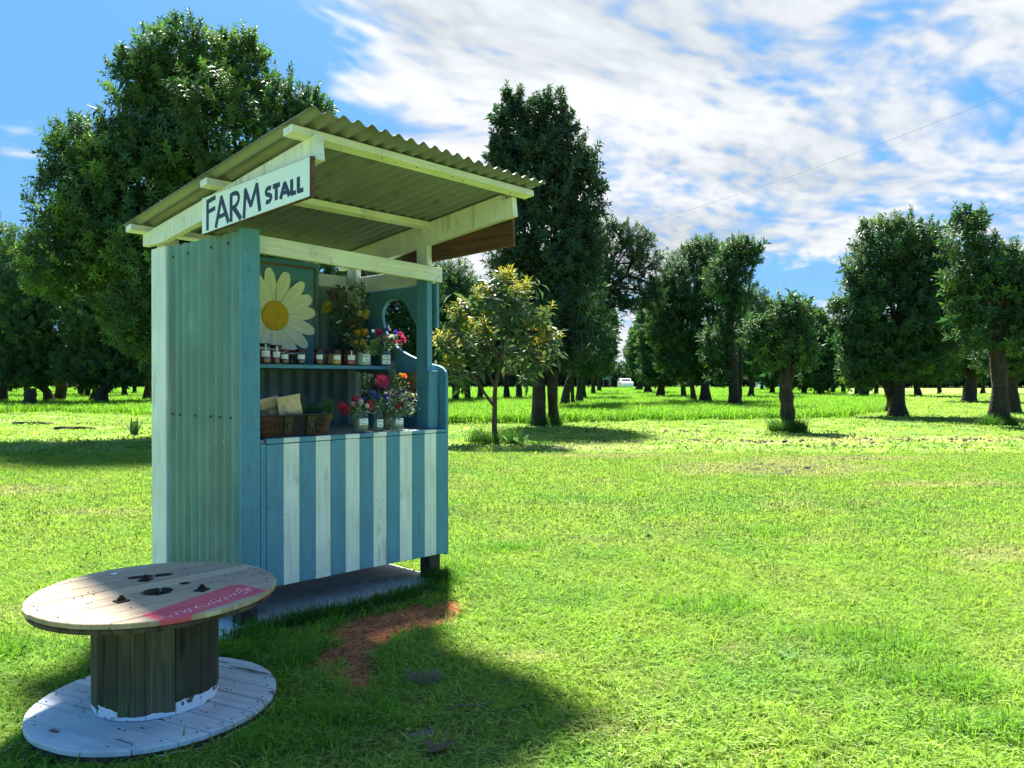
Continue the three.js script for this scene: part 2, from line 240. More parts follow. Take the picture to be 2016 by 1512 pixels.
// name board on the left rafter, lettering painted by hand
{
  const signTex = canvas(1984, 372, (c, w, h) => {
    c.fillStyle = '#e2eaf2'; c.fillRect(0, 0, w, h);
    const r = RNG(5); for (let i = 0; i < 900; i++) { c.fillStyle = `rgba(${150 + r() * 60},${155 + r() * 60},${150 + r() * 50},${0.05 + r() * 0.08})`; c.fillRect(r() * w, r() * h, 30 + r() * 200, 1 + r() * 2); }
    c.strokeStyle = '#11253f'; c.lineCap = 'butt'; c.lineJoin = 'miter';
    const X = (q) => q * w, Y = (v) => h - v * h, fat = 1.45;
    const s = (lw, ...p) => { c.lineWidth = lw * fat; c.beginPath(); p.forEach(([a, b], i) => (i ? c.lineTo(X(a), Y(b)) : c.moveTo(X(a), Y(b)))); c.stroke(); };
    // F A R M
    s(40, [0.062, 0.05], [0.064, 0.89]); s(34, [0.055, 0.845], [0.150, 0.90]); s(32, [0.064, 0.56], [0.146, 0.60]);
    s(40, [0.150, 0.04], [0.212, 0.86]); s(40, [0.206, 0.86], [0.282, 0.07]); s(30, [0.172, 0.31], [0.254, 0.33]);
    s(40, [0.308, 0.05], [0.308, 0.82]); c.lineWidth = 46; c.beginPath(); c.moveTo(X(0.300), Y(0.78)); c.bezierCurveTo(X(0.415), Y(0.92), X(0.405), Y(0.40), X(0.312), Y(0.42)); c.stroke(); s(40, [0.330, 0.44], [0.405, 0.04]);
    s(38, [0.432, 0.02], [0.448, 0.82]); s(36, [0.444, 0.80], [0.500, 0.28]); s(36, [0.496, 0.28], [0.556, 0.84]); s(40, [0.552, 0.84], [0.580, 0.07]);
    // S T A L L
    c.lineWidth = 45; c.beginPath(); c.moveTo(X(0.680), Y(0.575)); c.bezierCurveTo(X(0.628), Y(0.66), X(0.622), Y(0.44), X(0.660), Y(0.415)); c.bezierCurveTo(X(0.700), Y(0.36), X(0.672), Y(0.19), X(0.634), Y(0.25)); c.stroke();
    s(34, [0.694, 0.585], [0.756, 0.585]); s(36, [0.725, 0.60], [0.724, 0.20]);
    s(36, [0.760, 0.19], [0.796, 0.59]); s(36, [0.793, 0.59], [0.834, 0.19]); s(26, [0.772, 0.32], [0.820, 0.32]);
    s(36, [0.852, 0.60], [0.852, 0.20]); s(30, [0.846, 0.225], [0.888, 0.225]);
    s(36, [0.906, 0.60], [0.906, 0.20]); s(30, [0.900, 0.225], [0.946, 0.225]);
    c.fillStyle = '#20262c'; for (const [a, b] of [[0.05, 0.93], [0.55, 0.94], [0.3, 0.96]]) { c.beginPath(); c.arc(X(a), Y(b), 7, 0, 7); c.fill(); }
  });
  const y = (q, top) => (top ? lerp(2.175, 2.196, q) : lerp(1.99, 2.026, q)), s = (q) => lerp(0.262, -0.728, q), N = 12;
  const sign = new THREE.Shape([[-0.262, 1.99], [0.728, 2.026], [0.728, 2.196], [-0.262, 2.175]].map((p) => new THREE.Vector2(...p)));
  const g = new THREE.ExtrudeGeometry(sign, { depth: 0.016, bevelEnabled: true, bevelSize: 0.001, bevelThickness: 0.001, bevelSegments: 1 }); g.rotateY(-Math.PI / 2); g.translate(-0.053, 0, 0);
  const b = tag(part(stall, 'name_board', g, BROWNPLY), 'long white name board lettered FARM STALL in navy paint');
  const pos = [], uv = [], idx = [];
  for (let i = 0; i <= N; i++) for (const top of [0, 1]) { const q = i / N, qq = lerp(0.002, 0.994, q); pos.push(-0.0735, lerp(y(qq, 0), y(qq, 1), top ? 0.985 : 0.008), -s(qq)); uv.push(qq, top); }
  for (let i = 0; i < N; i++) { const a = i * 2; idx.push(a, a + 2, a + 1, a + 2, a + 3, a + 1); }
  const f = new THREE.BufferGeometry(); f.setAttribute('position', new THREE.Float32BufferAttribute(pos, 3)); f.setAttribute('uv', new THREE.Float32BufferAttribute(uv, 2)); f.setIndex(idx); f.computeVertexNormals();
  part(b, 'painted_face', f, S({ map: signTex, bumpMap: paintBump, bumpScale: 0.0006, roughness: 0.5, side: THREE.DoubleSide }));
  // the board on the far rafter shows its bare back
  const sign2 = new THREE.Shape([[-0.41, 1.985], [0.59, 2.018], [0.582, 2.196], [-0.41, 2.175]].map((p) => new THREE.Vector2(...p)));
  const g2 = new THREE.ExtrudeGeometry(sign2, { depth: 0.016, bevelEnabled: true, bevelSize: 0.001, bevelThickness: 0.001, bevelSegments: 1 }); g2.rotateY(-Math.PI / 2); g2.translate(1.363, 0, 0);
  const uvs = g2.attributes.uv; for (let i = 0; i < uvs.count; i++) { const a = uvs.getX(i); uvs.setXY(i, uvs.getY(i) * 1.2, a); }
  tag(part(stall, 'name_board', g2, BROWNPLY), 'name board seen from its bare brown timber back');
  
}
// front left corner post with its facing, corner board at the back, side sheet between them
part(stall, 'corner_post', box(0.0, 0.102, 0.17, 2.005, 0.0, 0.024), BLUE);
part(stall, 'post', box(0.004, 0.094, 0.17, 1.995, 0.025, 0.115), BLUE2);
part(stall, 'corner_board', box(-0.024, -0.002, 0.06, 2.005, 0.806, 1.0), WHITE);
part(stall, 'post', box(0.0, 0.09, 0.0, 2.06, 0.89, 0.98), CREAM2);
{
  const sheetTex = tex(512, 1024, (u, v) => {
    const b = fbm(u * 4, v * 8, 5, 0), s = fbm(u * 30, v * 4, 3, 0), rub = sstep(0.50, 0.62, fbm(u * 5 + 2, v * 3.3 + 6, 4));
    const streak = Math.max(0, 1 - Math.abs(u - 0.335) / 0.012) * sstep(0.70, 0.73, v) * (1 - sstep(0.84, 0.88, v)) + Math.max(0, 1 - Math.abs(u - 0.115) / 0.006) * sstep(0.8, 0.82, v) * (1 - sstep(0.86, 0.88, v)) + 0.8 * Math.max(0, 1 - Math.abs(u - 0.315) / 0.02) * sstep(0.74, 0.76, v) * (1 - sstep(0.795, 0.81, v));  // narrow pale upright streaks at fixed spots on the sheet
    const drip = sstep(0.66, 0.75, noise(u * 45, v * 1.5)) * 0.06, k = 0.74 + 0.20 * (b - 0.5) + 0.08 * (s - 0.5) - drip;
    const c = [k + 0.07 * rub, k + 0.0 * rub, k + 0.0 * rub]; return c.map((q) => lerp(q, 1.0, clamp(streak * (0.6 + 0.6 * noise(u * 200, v * 60)))));
  });
  const g = corrugated(126, 8, (u, v, n) => L(-0.004 - n, lerp(0.12, lerp(2.0, 1.985, u), v), lerp(0.805, 0.024, u)), 0.011, 8.6, 0.001, 1, 1);
  tag(part(stall, 'side_sheet', g, S({ color: lin(0.215, 0.45, 0.405), map: sheetTex, roughness: 0.52, metalness: 0.1 })), 'green painted corrugated iron sheet on the side');
  const sc = []; for (const [u, v] of [[0.1, 0.965], [0.325, 0.965], [0.67, 0.965], [0.9, 0.965], [0.08, 0.5], [0.2, 0.5], [0.43, 0.5], [0.66, 0.5], [0.78, 0.5], [0.93, 0.5], [0.32, 0.055], [0.7, 0.055]]) sc.push(at(new THREE.CylinderGeometry(0.006, 0.008, 0.006, 8), -0.016, lerp(0.12, 2.0, v), -lerp(0.805, 0.024, u), 0, 0, Math.PI / 2));
  part(stall, 'sheet_screws', sc, DARK, 'stuff');
}
// striped boards of the counter front
const T0 = 0.135, T1 = 1.379, NB = 13, BW = (T1 - T0) / NB, pb = (t) => lerp(0.196, 0.170, (t - T0) / (T1 - T0));
part(stall, 'filler_board', box(0.104, 0.1335, 0.182, 0.925, 0.0, 0.022), BLUE);
{
  const r = RNG(31), nails = [];
  const tone = [lin(0.092, 0.285, 0.415), lin(0.100, 0.298, 0.425), lin(0.086, 0.272, 0.400)].map((c) => paint(c)), pale = [lin(0.85, 0.86, 0.82), lin(0.87, 0.88, 0.84), lin(0.83, 0.84, 0.80)].map((c) => paint(c, 0.5));
  for (let i = 0; i < NB; i++) {
    const a = T0 + i * BW + 0.0006 + r() * 0.0007, b = T0 + (i + 1) * BW - 0.0006 - r() * 0.0007, lo = pb((a + b) / 2) - 0.004 * r(), pr = r() * 0.0028, mt = (i % 2 ? pale : tone)[Math.floor(r() * 3)];
    part(stall, 'front_board', box(a, b, lo, 0.922 - r() * 0.002, -pr, 0.02, 0.0022), mt);
    part(stall, 'counter_edge', box(a - 0.0004, b + 0.0004, 0.924 + r() * 0.001, lerp(0.951, 0.944, i / NB), -0.004 - r() * 0.002, 0.022, 0.003), mt);
    for (const y of [lo + 0.03, 0.55 + 0.03 * r()]) for (const q of [0.2, 0.78]) if (r() > 0.35) nails.push(at(new THREE.CylinderGeometry(0.0022, 0.0022, 0.002, 6), lerp(a, b, q + 0.1 * (r() - 0.5)), y + 0.01 * r(), pr + 0.0006, Math.PI / 2, 0, 0));
  }
  for (const [u, y] of [[0.03, 1.9], [0.08, 1.86], [0.05, 1.8], [0.02, 1.35], [0.085, 1.35], [0.09, 0.84], [0.08, 0.6], [0.03, 0.49], [0.078, 0.5], [0.078, 0.42], [0.06, 1.05]]) nails.push(at(new THREE.CylinderGeometry(0.003, 0.003, 0.002, 6), u, y, 0.0006, Math.PI / 2, 0, 0));
  for (const [q, s] of [[0.1, -0.655], [0.16, -0.655], [0.3, -0.655], [0.36, -0.655], [0.44, -0.655], [0.6, -0.655], [0.66, -0.655], [0.8, -0.655], [0.9, -0.655], [0.4, 0.115], [0.55, 0.115], [0.62, 0.115], [0.75, 0.115], [0.82, 0.115]]) nails.push(at(new THREE.CylinderGeometry(0.004, 0.0035, 0.003, 6), lerp(-0.1, 1.4, q), yb(s) - 0.0008, -s + 0.03 * (r() - 0.5)));
  for (const y of [1.885, 1.9, 1.93]) nails.push(at(new THREE.CylinderGeometry(0.003, 0.003, 0.002, 6), 1.345 + 0.02 * r(), y, -0.0595, Math.PI / 2, 0, 0));
  part(stall, 'nail_heads', nails, DARK, 'stuff');
}
part(stall, 'counter_top', box(0.005, 1.352, 0.922, 0.944, 0.023, 0.93), paint(lin(0.34, 0.36, 0.36)));
// lintel, right post, back frame
part(stall, 'lintel', board(L(0.104, 1.947, 0.079), L(1.392, 1.912, 0.079), 0.09, 0.036, SY), CREAM);
part(stall, 'post', box(1.299, 1.341, 0.944, 1.885, 0.1, 0.205), BLUE);
part(stall, 'post_top', box(1.3005, 1.3395, 1.886, 2.095, 0.101, 0.204), CREAM2);
part(stall, 'post_facing', box(1.276, 1.356, 0.946, yAt(730, 1.3, 0.06), 0.06, 0.082), BLUE2);
part(stall, 'post', box(1.298, 1.342, 0.2, 2.08, 0.845, 0.945), CREAM2);
part(stall, 'back_rail', box(0.094, 1.296, 1.8935, 1.975, 0.946, 0.972), CREAM2);
part(stall, 'side_rail', box(1.343, 1.362, 1.86, 1.965, 0.1, 0.96), CREAM2);
{
  const g = corrugated(150, 6, (u, v, n) => L(lerp(0.005, 1.362, u), lerp(0.18, 1.892, v), 0.955 + n), 0.006, 14, 0.001, 1.35, 1.7);
  part(stall, 'back_sheet', g, S({ color: lin(0.25, 0.34, 0.38), map: metalTex, roughness: 0.5, metalness: 0.15 }));
  part(stall, 'added_floor_board', box(0.1, 1.35, 0.2, 0.218, 0.03, 0.93), LEGM);  // unseen floor board, added to block light beneath the stall
  part(stall, 'bearer', box(0.02, 1.34, 0.105, 0.195, 0.42, 0.51), LEGM);
}
// right wall: plywood with a swooping opening, its front corner rounded
{
  const pt = (u, v) => { const s = sAt(u, 1.362); return [-s, yAt(v, 1.362, s)]; };
  const lower = [[752, 622], [753.5, 638], [758, 652], [764, 664], [773, 677], [786, 689], [803, 699], [822, 708], [838, 714], [851, 718], [862, 720.5], [870, 725], [875, 732], [877, 742]].map((p) => pt(...p));
  const upper = [[752, 622], [753, 610], [757, 600], [764, 592.5], [774, 588.5], [784, 588], [792, 592], [799, 601], [805, 613], [811, 627], [819, 641]].map((p) => pt(...p));
  const out = [[-0.96, 0.17], [-0.96, 1.866], [-0.085, 1.866], [-0.085, upper[upper.length - 1][1] - 0.02], ...upper.slice().reverse(), ...lower.slice(1), [-0.001, 1.2], [-0.001, 0.16]];
  const sh = new THREE.Shape(out.map((p) => new THREE.Vector2(...p)));
  const g = new THREE.ExtrudeGeometry(sh, { depth: 0.018, bevelEnabled: true, bevelSize: 0.002, bevelThickness: 0.002, bevelSegments: 1, curveSegments: 4 }); g.rotateY(-Math.PI / 2); g.translate(1.384, 0, 0);
  tag(part(stall, 'side_wall', g, BLUE), 'blue plywood side wall with a curved cut-out opening');
  part(stall, 'timber_rail', box(1.335, 1.3615, 1.14, 1.302, 0.208, 0.84), S({ color: lin(0.42, 0.33, 0.20), map: rawWood, roughness: 0.8 }));
}
// shelf
part(stall, 'shelf', box(0.096, 1.296, 1.318, 1.341, 0.455, 0.925), BLUE);
for (const b of [box(1.297, 1.334, 1.303, 1.3175, 0.46, 0.84), box(0.02, 0.095, 1.285, 1.3175, 0.46, 0.84)]) part(stall, 'shelf_bracket', b, BLUE);
// legs
for (const [t, s] of [[0.012, 0.03], [1.255, 0.03], [0.012, 0.83], [1.255, 0.83]]) part(stall, 'leg', box(t, t + 0.09, -0.02, 0.198, s, s + 0.09, 0.005), LEGM);
// daisy panel on the back wall
{
  const panel = tag(part(stall, 'daisy_panel', box(0.34, 1.042, 1.342, 2.03, 0.905, 0.925), BLUE), 'blue panel with a large white daisy');
  const FR = S({ color: lin(0.42, 0.30, 0.14), map: rawWood, roughness: 0.7 });
  for (const b of [box(1.004, 1.018, 1.345, 2.0, 0.896, 0.904, 0.001), box(0.36, 0.374, 1.345, 2.0, 0.896, 0.904, 0.001), box(0.3745, 1.0035, 1.986, 2.0, 0.896, 0.904, 0.001)]) part(panel, 'frame_strip', b, FR);
  const petTex = canvas(256, 512, (c, w, h) => { c.fillStyle = '#f2f1e6'; c.fillRect(0, 0, w, h); const r = RNG(9); for (let i = 0; i < 160; i++) { const x = w / 2 + (r() - 0.5) * w * 0.9, l = h * (0.25 + r() * 0.6); c.strokeStyle = `rgba(${120 + r() * 60},${115 + r() * 55},${95 + r() * 40},${0.08 + r() * 0.16})`; c.lineWidth = 1 + r() * 3; c.beginPath(); c.moveTo(lerp(w / 2, x, 0.6), h); c.lineTo(x, h - l); c.stroke(); } });
  const PET = S({ map: petTex, roughness: 0.7 }), cx = tAt(540, 0.9), cy = yAt(622, cx, 0.9), r = RNG(12);
  const petal = () => { const l = 0.315 * (0.96 + 0.08 * r()), w = 0.050 * (0.9 + 0.25 * r()), k = 0.2 + 0.5 * r(); const s = new THREE.Shape(); s.moveTo(-0.022, 0.07); s.bezierCurveTo(-w * 0.9, l * 0.45, -w * 1.12, l * 0.8, -w * 0.45, l * 0.965); s.quadraticCurveTo(-w * 0.1, l * (0.985 + 0.03 * k), 0, l * 0.985); s.quadraticCurveTo(w * 0.2, l * (1.0 + 0.02 * k), w * 0.5, l * 0.95); s.bezierCurveTo(w * 1.1, l * 0.78, w * 0.9, l * 0.45, 0.022, 0.07); const g = new THREE.ExtrudeGeometry(s, { depth: 0.002, bevelEnabled: true, bevelSize: 0.001, bevelThickness: 0.001, bevelSegments: 1, curveSegments: 8 }); const uv = g.attributes.uv, p = g.attributes.position; for (let i = 0; i < uv.count; i++) uv.setXY(i, p.getX(i) / 0.13 + 0.5, p.getY(i) / 0.32); return g; };
  for (let i = 0; i < 16; i++) part(panel, 'petal', at(petal(), cx, cy, -0.896 + 0.0035 * (i % 3), 0, 0, i / 16 * Math.PI * 2 + 0.1 + 0.09 * (r() - 0.5)), PET);
  const disc = new THREE.SphereGeometry(0.096, 40, 20, 0, Math.PI * 2, 0, Math.PI / 2); disc.rotateX(Math.PI / 2); disc.scale(1, 1, 0.18);
  const YEL = S({ map: tex(256, 256, (u, v) => { const n = noise(u * 60, v * 60, 60), m = fbm(u * 5, v * 5, 3, 5); return [0.80 + 0.25 * (n - 0.5) + 0.1 * m, 0.62 + 0.28 * (n - 0.5) + 0.1 * m, 0.14 + 0.1 * n]; }), bumpMap: grainBump, bumpScale: 0.003, roughness: 0.8 });
  part(panel, 'daisy_centre', at(disc, cx, cy, -0.886), YEL);
}
// ---------------------------------------------------------------- cable spool used as a table
{
  const A = 0.85, spool = thing('cable_spool', 'round wooden cable spool table with a pink stencil and pale painted foot', 'cable spool', SPOOL, A);
  const toL = (u, v, h) => { const p = ground(u, v, h).sub(SPOOL); return [p.x * Math.cos(A) - p.z * Math.sin(A), p.x * Math.sin(A) + p.z * Math.cos(A)]; };
  const R = SPOOL_R, TOP = 0.462, SZ_ = 1536, px = (X) => (X / R * 0.5 + 0.5) * SZ_;
  const rows = [-0.432, -0.335, -0.215, -0.107, 0.0, 0.098, 0.205, 0.315, 0.432];
  const topTex = canvas(SZ_, SZ_, (c) => {
    const r = RNG(44);
    for (let i = 0; i < rows.length - 1; i++) {
      const y0 = px(rows[i]), y1 = px(rows[i + 1]), tone = 0.86 + 0.2 * r();
      c.fillStyle = `rgb(${168 * tone},${148 * tone},${122 * tone})`; c.fillRect(0, y0, SZ_, y1 - y0);
      for (let k = 0; k < 420; k++) { const y = lerp(y0, y1, r()), x = r() * SZ_, l = 60 + r() * 500, d = r() < 0.6; c.strokeStyle = d ? `rgba(${90 + r() * 40},${76 + r() * 34},${62 + r() * 30},${0.06 + r() * 0.14})` : `rgba(225,214,196,${0.05 + r() * 0.14})`; c.lineWidth = 1 + r() * 3; c.beginPath(); c.moveTo(x - l / 2, y); c.bezierCurveTo(x - l / 4, y + (r() - 0.5) * 6, x + l / 4, y + (r() - 0.5) * 6, x + l / 2, y); c.stroke(); }
      for (let k = 0; k < 3; k++) if (r() < 0.7) { const x = r() * SZ_, y = lerp(y0 + 15, y1 - 15, r()); for (let q = 7; q > 0; q--) { c.strokeStyle = `rgba(92,68,48,${0.10 + 0.03 * q})`; c.lineWidth = 2; c.beginPath(); c.ellipse(x, y, q * 5, q * 2.6, 0, 0, 7); c.stroke(); } }
    }
    // rain stains with ragged outlines
    for (let k = 0; k < 46; k++) { const x = r() * SZ_, y = r() * SZ_, n = 26; c.fillStyle = r() < 0.55 ? `rgba(84,74,68,${0.05 + r() * 0.10})` : `rgba(178,132,84,${0.06 + r() * 0.12})`; c.beginPath(); const R1 = 30 + r() * 120, R2 = R1 * (0.25 + r() * 0.4); for (let i = 0; i <= n; i++) { const a = i / n * 6.283, q = 0.7 + 0.6 * noise(i % n * 0.9 + k * 13, k); c.lineTo(x + Math.cos(a) * R1 * q, y + Math.sin(a) * R2 * q); } c.fill(); }
    // pink stencil with its line of white strokes
    const q = [[276, 1212], [452, 1153], [475, 1151], [525, 1163], [330, 1226]].map(([u, v]) => toL(u, v, TOP).map(px));
    c.fillStyle = 'rgba(206,62,84,0.8)'; c.beginPath(); q.forEach(([x, y], i) => (i ? c.lineTo(x, y) : c.moveTo(x, y))); c.fill();
    const W = (u, v) => { const p = toL(270 + u / 7.467, 1140 + v / 7.467, TOP); return [px(p[0]), px(p[1])]; };
    c.strokeStyle = 'rgba(240,225,225,0.75)'; c.lineWidth = 5.5; c.lineCap = 'round';
    for (const l of [[[330, 570], [390, 545]], [[430, 560], [490, 535], [500, 560]], [[520, 500], [590, 485], [560, 515], [620, 520]], [[620, 470], [700, 490], [690, 455], [790, 480]], [[740, 430], [790, 470]], [[840, 410], [930, 430]], [[870, 380], [850, 425]], [[910, 370], [1000, 345]], [[940, 395], [1000, 405], [1065, 375], [1040, 350]], [[1070, 320], [1120, 355], [1180, 320]], [[1140, 305], [1220, 325], [1210, 285]], [[1250, 260], [1330, 290]], [[1270, 300], [1330, 275]], [[1340, 235], [1385, 265]], [[1390, 225], [1440, 235], [1420, 205]], [[1445, 180], [1500, 205], [1540, 170], [1500, 150], [1455, 175]], [[1540, 225], [1640, 185]], [[1560, 150], [1600, 175], [1640, 130]], [[1590, 135], [1660, 155], [1655, 180]], [[1460, 140], [1490, 165]]]) { c.beginPath(); l.forEach(([u, v], i) => { const [x, y] = W(u, v); i ? c.lineTo(x, y) : c.moveTo(x, y); }); c.stroke(); }
    for (let k = 0; k < 900; k++) { const x = r() * SZ_, y = r() * SZ_; c.fillStyle = r() < 0.5 ? 'rgba(60,50,44,0.22)' : 'rgba(215,205,190,0.2)'; c.fillRect(x, y, 4 + r() * 26, 1 + r() * 2); }
  });
  const TOPM = S({ map: topTex, bumpMap: rawBump, bumpScale: 0.0015, roughness: 0.85 }), EDGE = S({ color: lin(0.17, 0.13, 0.10), map: rawWood, bumpMap: rawBump, bumpScale: 0.003, roughness: 0.95 });
  const PALE = S({ color: lin(0.66, 0.70, 0.75), map: tex(512, 512, (u, v) => { const s = noise(u * 90, v * 3, 90, 3), b = fbm(u * 7, v * 7, 4, 7), chip = sstep(0.71, 0.77, fbm(u * 22 + 4, v * 7, 4)); return [0.9 + 0.1 * (s - 0.5) + 0.16 * (b - 0.5) - 0.42 * chip, 0.9 + 0.1 * (s - 0.5) + 0.16 * (b - 0.5) - 0.45 * chip, 0.9 + 0.08 * (s - 0.5) + 0.14 * (b - 0.5) - 0.50 * chip]; }), bumpMap: rawBump, bumpScale: 0.0015, roughness: 0.75 });
  const strip = (z0, z1, rad, n = 10) => { const p = [], e = (z) => Math.sqrt(Math.max(0, rad * rad - z * z)); for (let i = 0; i <= n; i++) { const z = lerp(z0, z1, i / n); p.push(new THREE.Vector2(e(z), -z)); } for (let i = n; i >= 0; i--) { const z = lerp(z0, z1, i / n); p.push(new THREE.Vector2(-e(z), -z)); } return new THREE.Shape(p); };
  const slab = (sh, th, c = 0.0025) => { const g = new THREE.ExtrudeGeometry(sh, { depth: th - 2 * c, bevelEnabled: true, bevelSize: c, bevelThickness: c, bevelSegments: 1, bevelOffset: -c }); g.translate(0, 0, c); g.rotateX(-Math.PI / 2); return g; };
  const discUV = (g) => { const p = g.attributes.position, uv = g.attributes.uv; for (let i = 0; i < p.count; i++) uv.setXY(i, p.getX(i) / R * 0.5 + 0.5, 1 - (p.getZ(i) / R * 0.5 + 0.5)); return g; };
  const ev = new Evaluator(); ev.attributes = ['position', 'normal', 'uv']; ev.useGroups = true; const HOLE = EDGE;
  const h1 = toL(308, 1164.5, TOP), h2_ = toL(363.5, 1148, TOP), sa = toL(262, 1137.5, TOP), sb = toL(328, 1131.5, TOP);
  const holes = [[h1, 0.056], [h2_, 0.023]].map(([[x, z], r]) => at(new THREE.CylinderGeometry(r, r, 0.2, 28), x, TOP, z));
  { const g = new THREE.CapsuleGeometry(0.023, Math.hypot(sb[0] - sa[0], sb[1] - sa[1]), 4, 14); g.scale(1, 1, 4); at(g, 0, 0, 0, 0, 0, Math.PI / 2); at(g, 0, 0, 0, Math.PI / 2, 0, 0); holes.push(at(g, (sa[0] + sb[0]) / 2, TOP, (sa[1] + sb[1]) / 2, 0, -Math.atan2(sb[1] - sa[1], sb[0] - sa[0]), 0)); }
  const cut = (geo, mat) => { let b = new Brush(geo, mat); b.updateMatrixWorld(); geo.computeBoundingBox(); for (const h of holes) { h.computeBoundingBox(); if (!h.boundingBox.intersectsBox(geo.boundingBox)) continue; const k = new Brush(clean(h.clone()), HOLE); k.updateMatrixWorld(); b = ev.evaluate(b, k, SUBTRACTION); b.updateMatrixWorld(); } return b; };
  const r = RNG(6);
  for (let i = 0; i < rows.length - 1; i++) { const g = slab(strip(rows[i] + 0.0022, rows[i + 1] - 0.0022, R - 0.004 * r()), 0.019); at(g, 0, TOP - 0.019 - 0.0016 * r(), 0); const b = cut(clean(g), TOPM); part(spool, 'top_plank', discUV(b.geometry), b.material); }
  const under = slab(strip(-R + 0.02, R - 0.02, R - 0.008, 40), 0.019, 0.004); { const b = cut(clean(at(under, 0, TOP - 0.0405, 0)), EDGE); part(spool, 'under_plank', b.geometry, b.material); }
  // drum of upright staves, white paint slopped round its foot
  const drumTex = tex(1024, 512, (u, v) => { const y = v * 0.42, x = u * 1.5, g = noise(x * 150, y * 7) * 0.5 + noise(x * 380, y * 16) * 0.3 + fbm(x * 9, y * 9, 4) * 0.5, st2 = Math.floor(u * 14), tn = 0.75 + 0.5 * h2(st2, 5), crack = sstep(0.78, 0.9, noise(x * 110, y * 4 + st2)), moss = sstep(0.5, 0.68, fbm(x * 4 + 9, y * 3, 4)); const lim = 0.010 + 0.030 * fbm(x * 7 + 2, 1, 3) + 0.004 * noise(x * 60, 3) + (h2(st2, 9) > 0.45 ? 0.012 : -0.006); const w = y < lim ? 1 - sstep(0.66, 0.74, fbm(x * 40, y * 30, 3)) * 0.8 : 0; const k = (0.15 + 0.16 * g) * tn - 0.09 * crack; const c = [k * 1.05, k * 1.0 + 0.045 * moss, k * 0.80]; return [lerp(c[0], 0.80, w), lerp(c[1], 0.84, w), lerp(c[2], 0.90, w)]; });
  const STAVE = S({ map: drumTex, bumpMap: rawBump, bumpScale: 0.002, roughness: 0.9 }), NS = 14, DR = 0.214;
  for (let i = 0; i < NS; i++) {
    const a = (i + 0.2) / NS * Math.PI * 2, w = 2 * DR * Math.tan(Math.PI / NS) - 0.002, g = bx(w, 0.372, 0.024, 0.004), p = g.attributes.position, uv = g.attributes.uv;
    for (let k = 0; k < p.count; k++) uv.setXY(k, (i + clamp(p.getX(k) / w + 0.5, 0.02, 0.98)) / NS, (p.getY(k) + 0.186) / 0.42);
    part(spool, 'drum_stave', at(g, Math.sin(a) * (DR - 0.012 + 0.003 * r()), 0.05 + 0.186, Math.cos(a) * (DR - 0.012), 0, a, 0), STAVE);
  }
  // foot disc
  const B = -1.29, rowsB = [-0.43, -0.335, -0.245, -0.15, -0.055, 0.04, 0.13, 0.225, 0.33, 0.43];
  for (let i = 0; i < rowsB.length - 1; i++) { const g = slab(strip(rowsB[i] + 0.0022, rowsB[i + 1] - 0.0022, R - 0.004 * r()), 0.02), p = g.attributes.position, uv = g.attributes.uv, o = r() * 5; for (let k = 0; k < p.count; k++) uv.setXY(k, p.getZ(k) + o, p.getX(k) + o); part(spool, 'foot_plank', at(g, 0, 0.029 - 0.0012 * r(), 0, 0, B, 0), PALE); }
  part(spool, 'foot_underlay', at(slab(strip(-R + 0.01, R - 0.01, R - 0.006, 40), 0.022, 0.004), 0, 0.004, 0), EDGE);
  const rope = []; for (let i = 0; i <= 14; i++) { const a = -0.5 + i / 14 * 1.5 - A + 0.9; rope.push(V(Math.sin(a) * (R + 0.004), 0.012 + 0.006 * Math.sin(i * 1.3), Math.cos(a) * (R + 0.004))); }
  part(spool, 'rope', tube(rope, 0.0035, 0.003, 6, 40), S({ color: lin(0.42, 0.36, 0.22), roughness: 1 }));
  // bolts on square washers
  for (const [u, v] of [[285.5, 1143], [238, 1184.5], [396.5, 1162.5]]) { const [x, z] = toL(u, v, TOP); const w = part(spool, 'washer', at(bx(0.042, 0.005, 0.042, 0.0015), x, TOP + 0.0025, z, 0.02, r() * 1.5, 0.03), RUST); const b = part(w, 'nut', at(new THREE.CylinderGeometry(0.0135, 0.0135, 0.009, 6), x, TOP + 0.0095, z), RUST); part(b.parent, 'bolt_end', at(new THREE.CylinderGeometry(0.007, 0.0075, 0.008, 10), x, TOP + 0.0178, z), RUST); }
  part(spool, 'paper_scrap', at(bx(0.028, 0.002, 0.018, 0.0006), ...(() => { const [x, z] = toL(224, 1131, TOP); return [x, TOP + 0.002, z]; })(), 0, 0.5, 0), WHITE);
  const nails = []; const spot = (x, y, z) => nails.push(at(new THREE.CylinderGeometry(0.0035, 0.0035, 0.003, 6), x, y, z));
  for (let k = 0; k < 200; k++) { const top = k % 2, row = top ? rows : rowsB, i = Math.floor(r() * (row.length - 1)), z = lerp(row[i], row[i + 1], r() < 0.5 ? 0.2 : 0.8), ring = r() < 0.6 ? R - 0.035 : R - 0.15 - 0.1 * r(); if (Math.abs(z) > ring) continue; const x = Math.sqrt(ring * ring - z * z) * (r() < 0.5 ? -1 : 1); if (top) spot(x, TOP - 0.0003, z); else spot(x * Math.cos(B) + z * Math.sin(B), 0.0485, -x * Math.sin(B) + z * Math.cos(B)); }
  part(spool, 'nail_heads', nails, DARK, 'stuff');
}
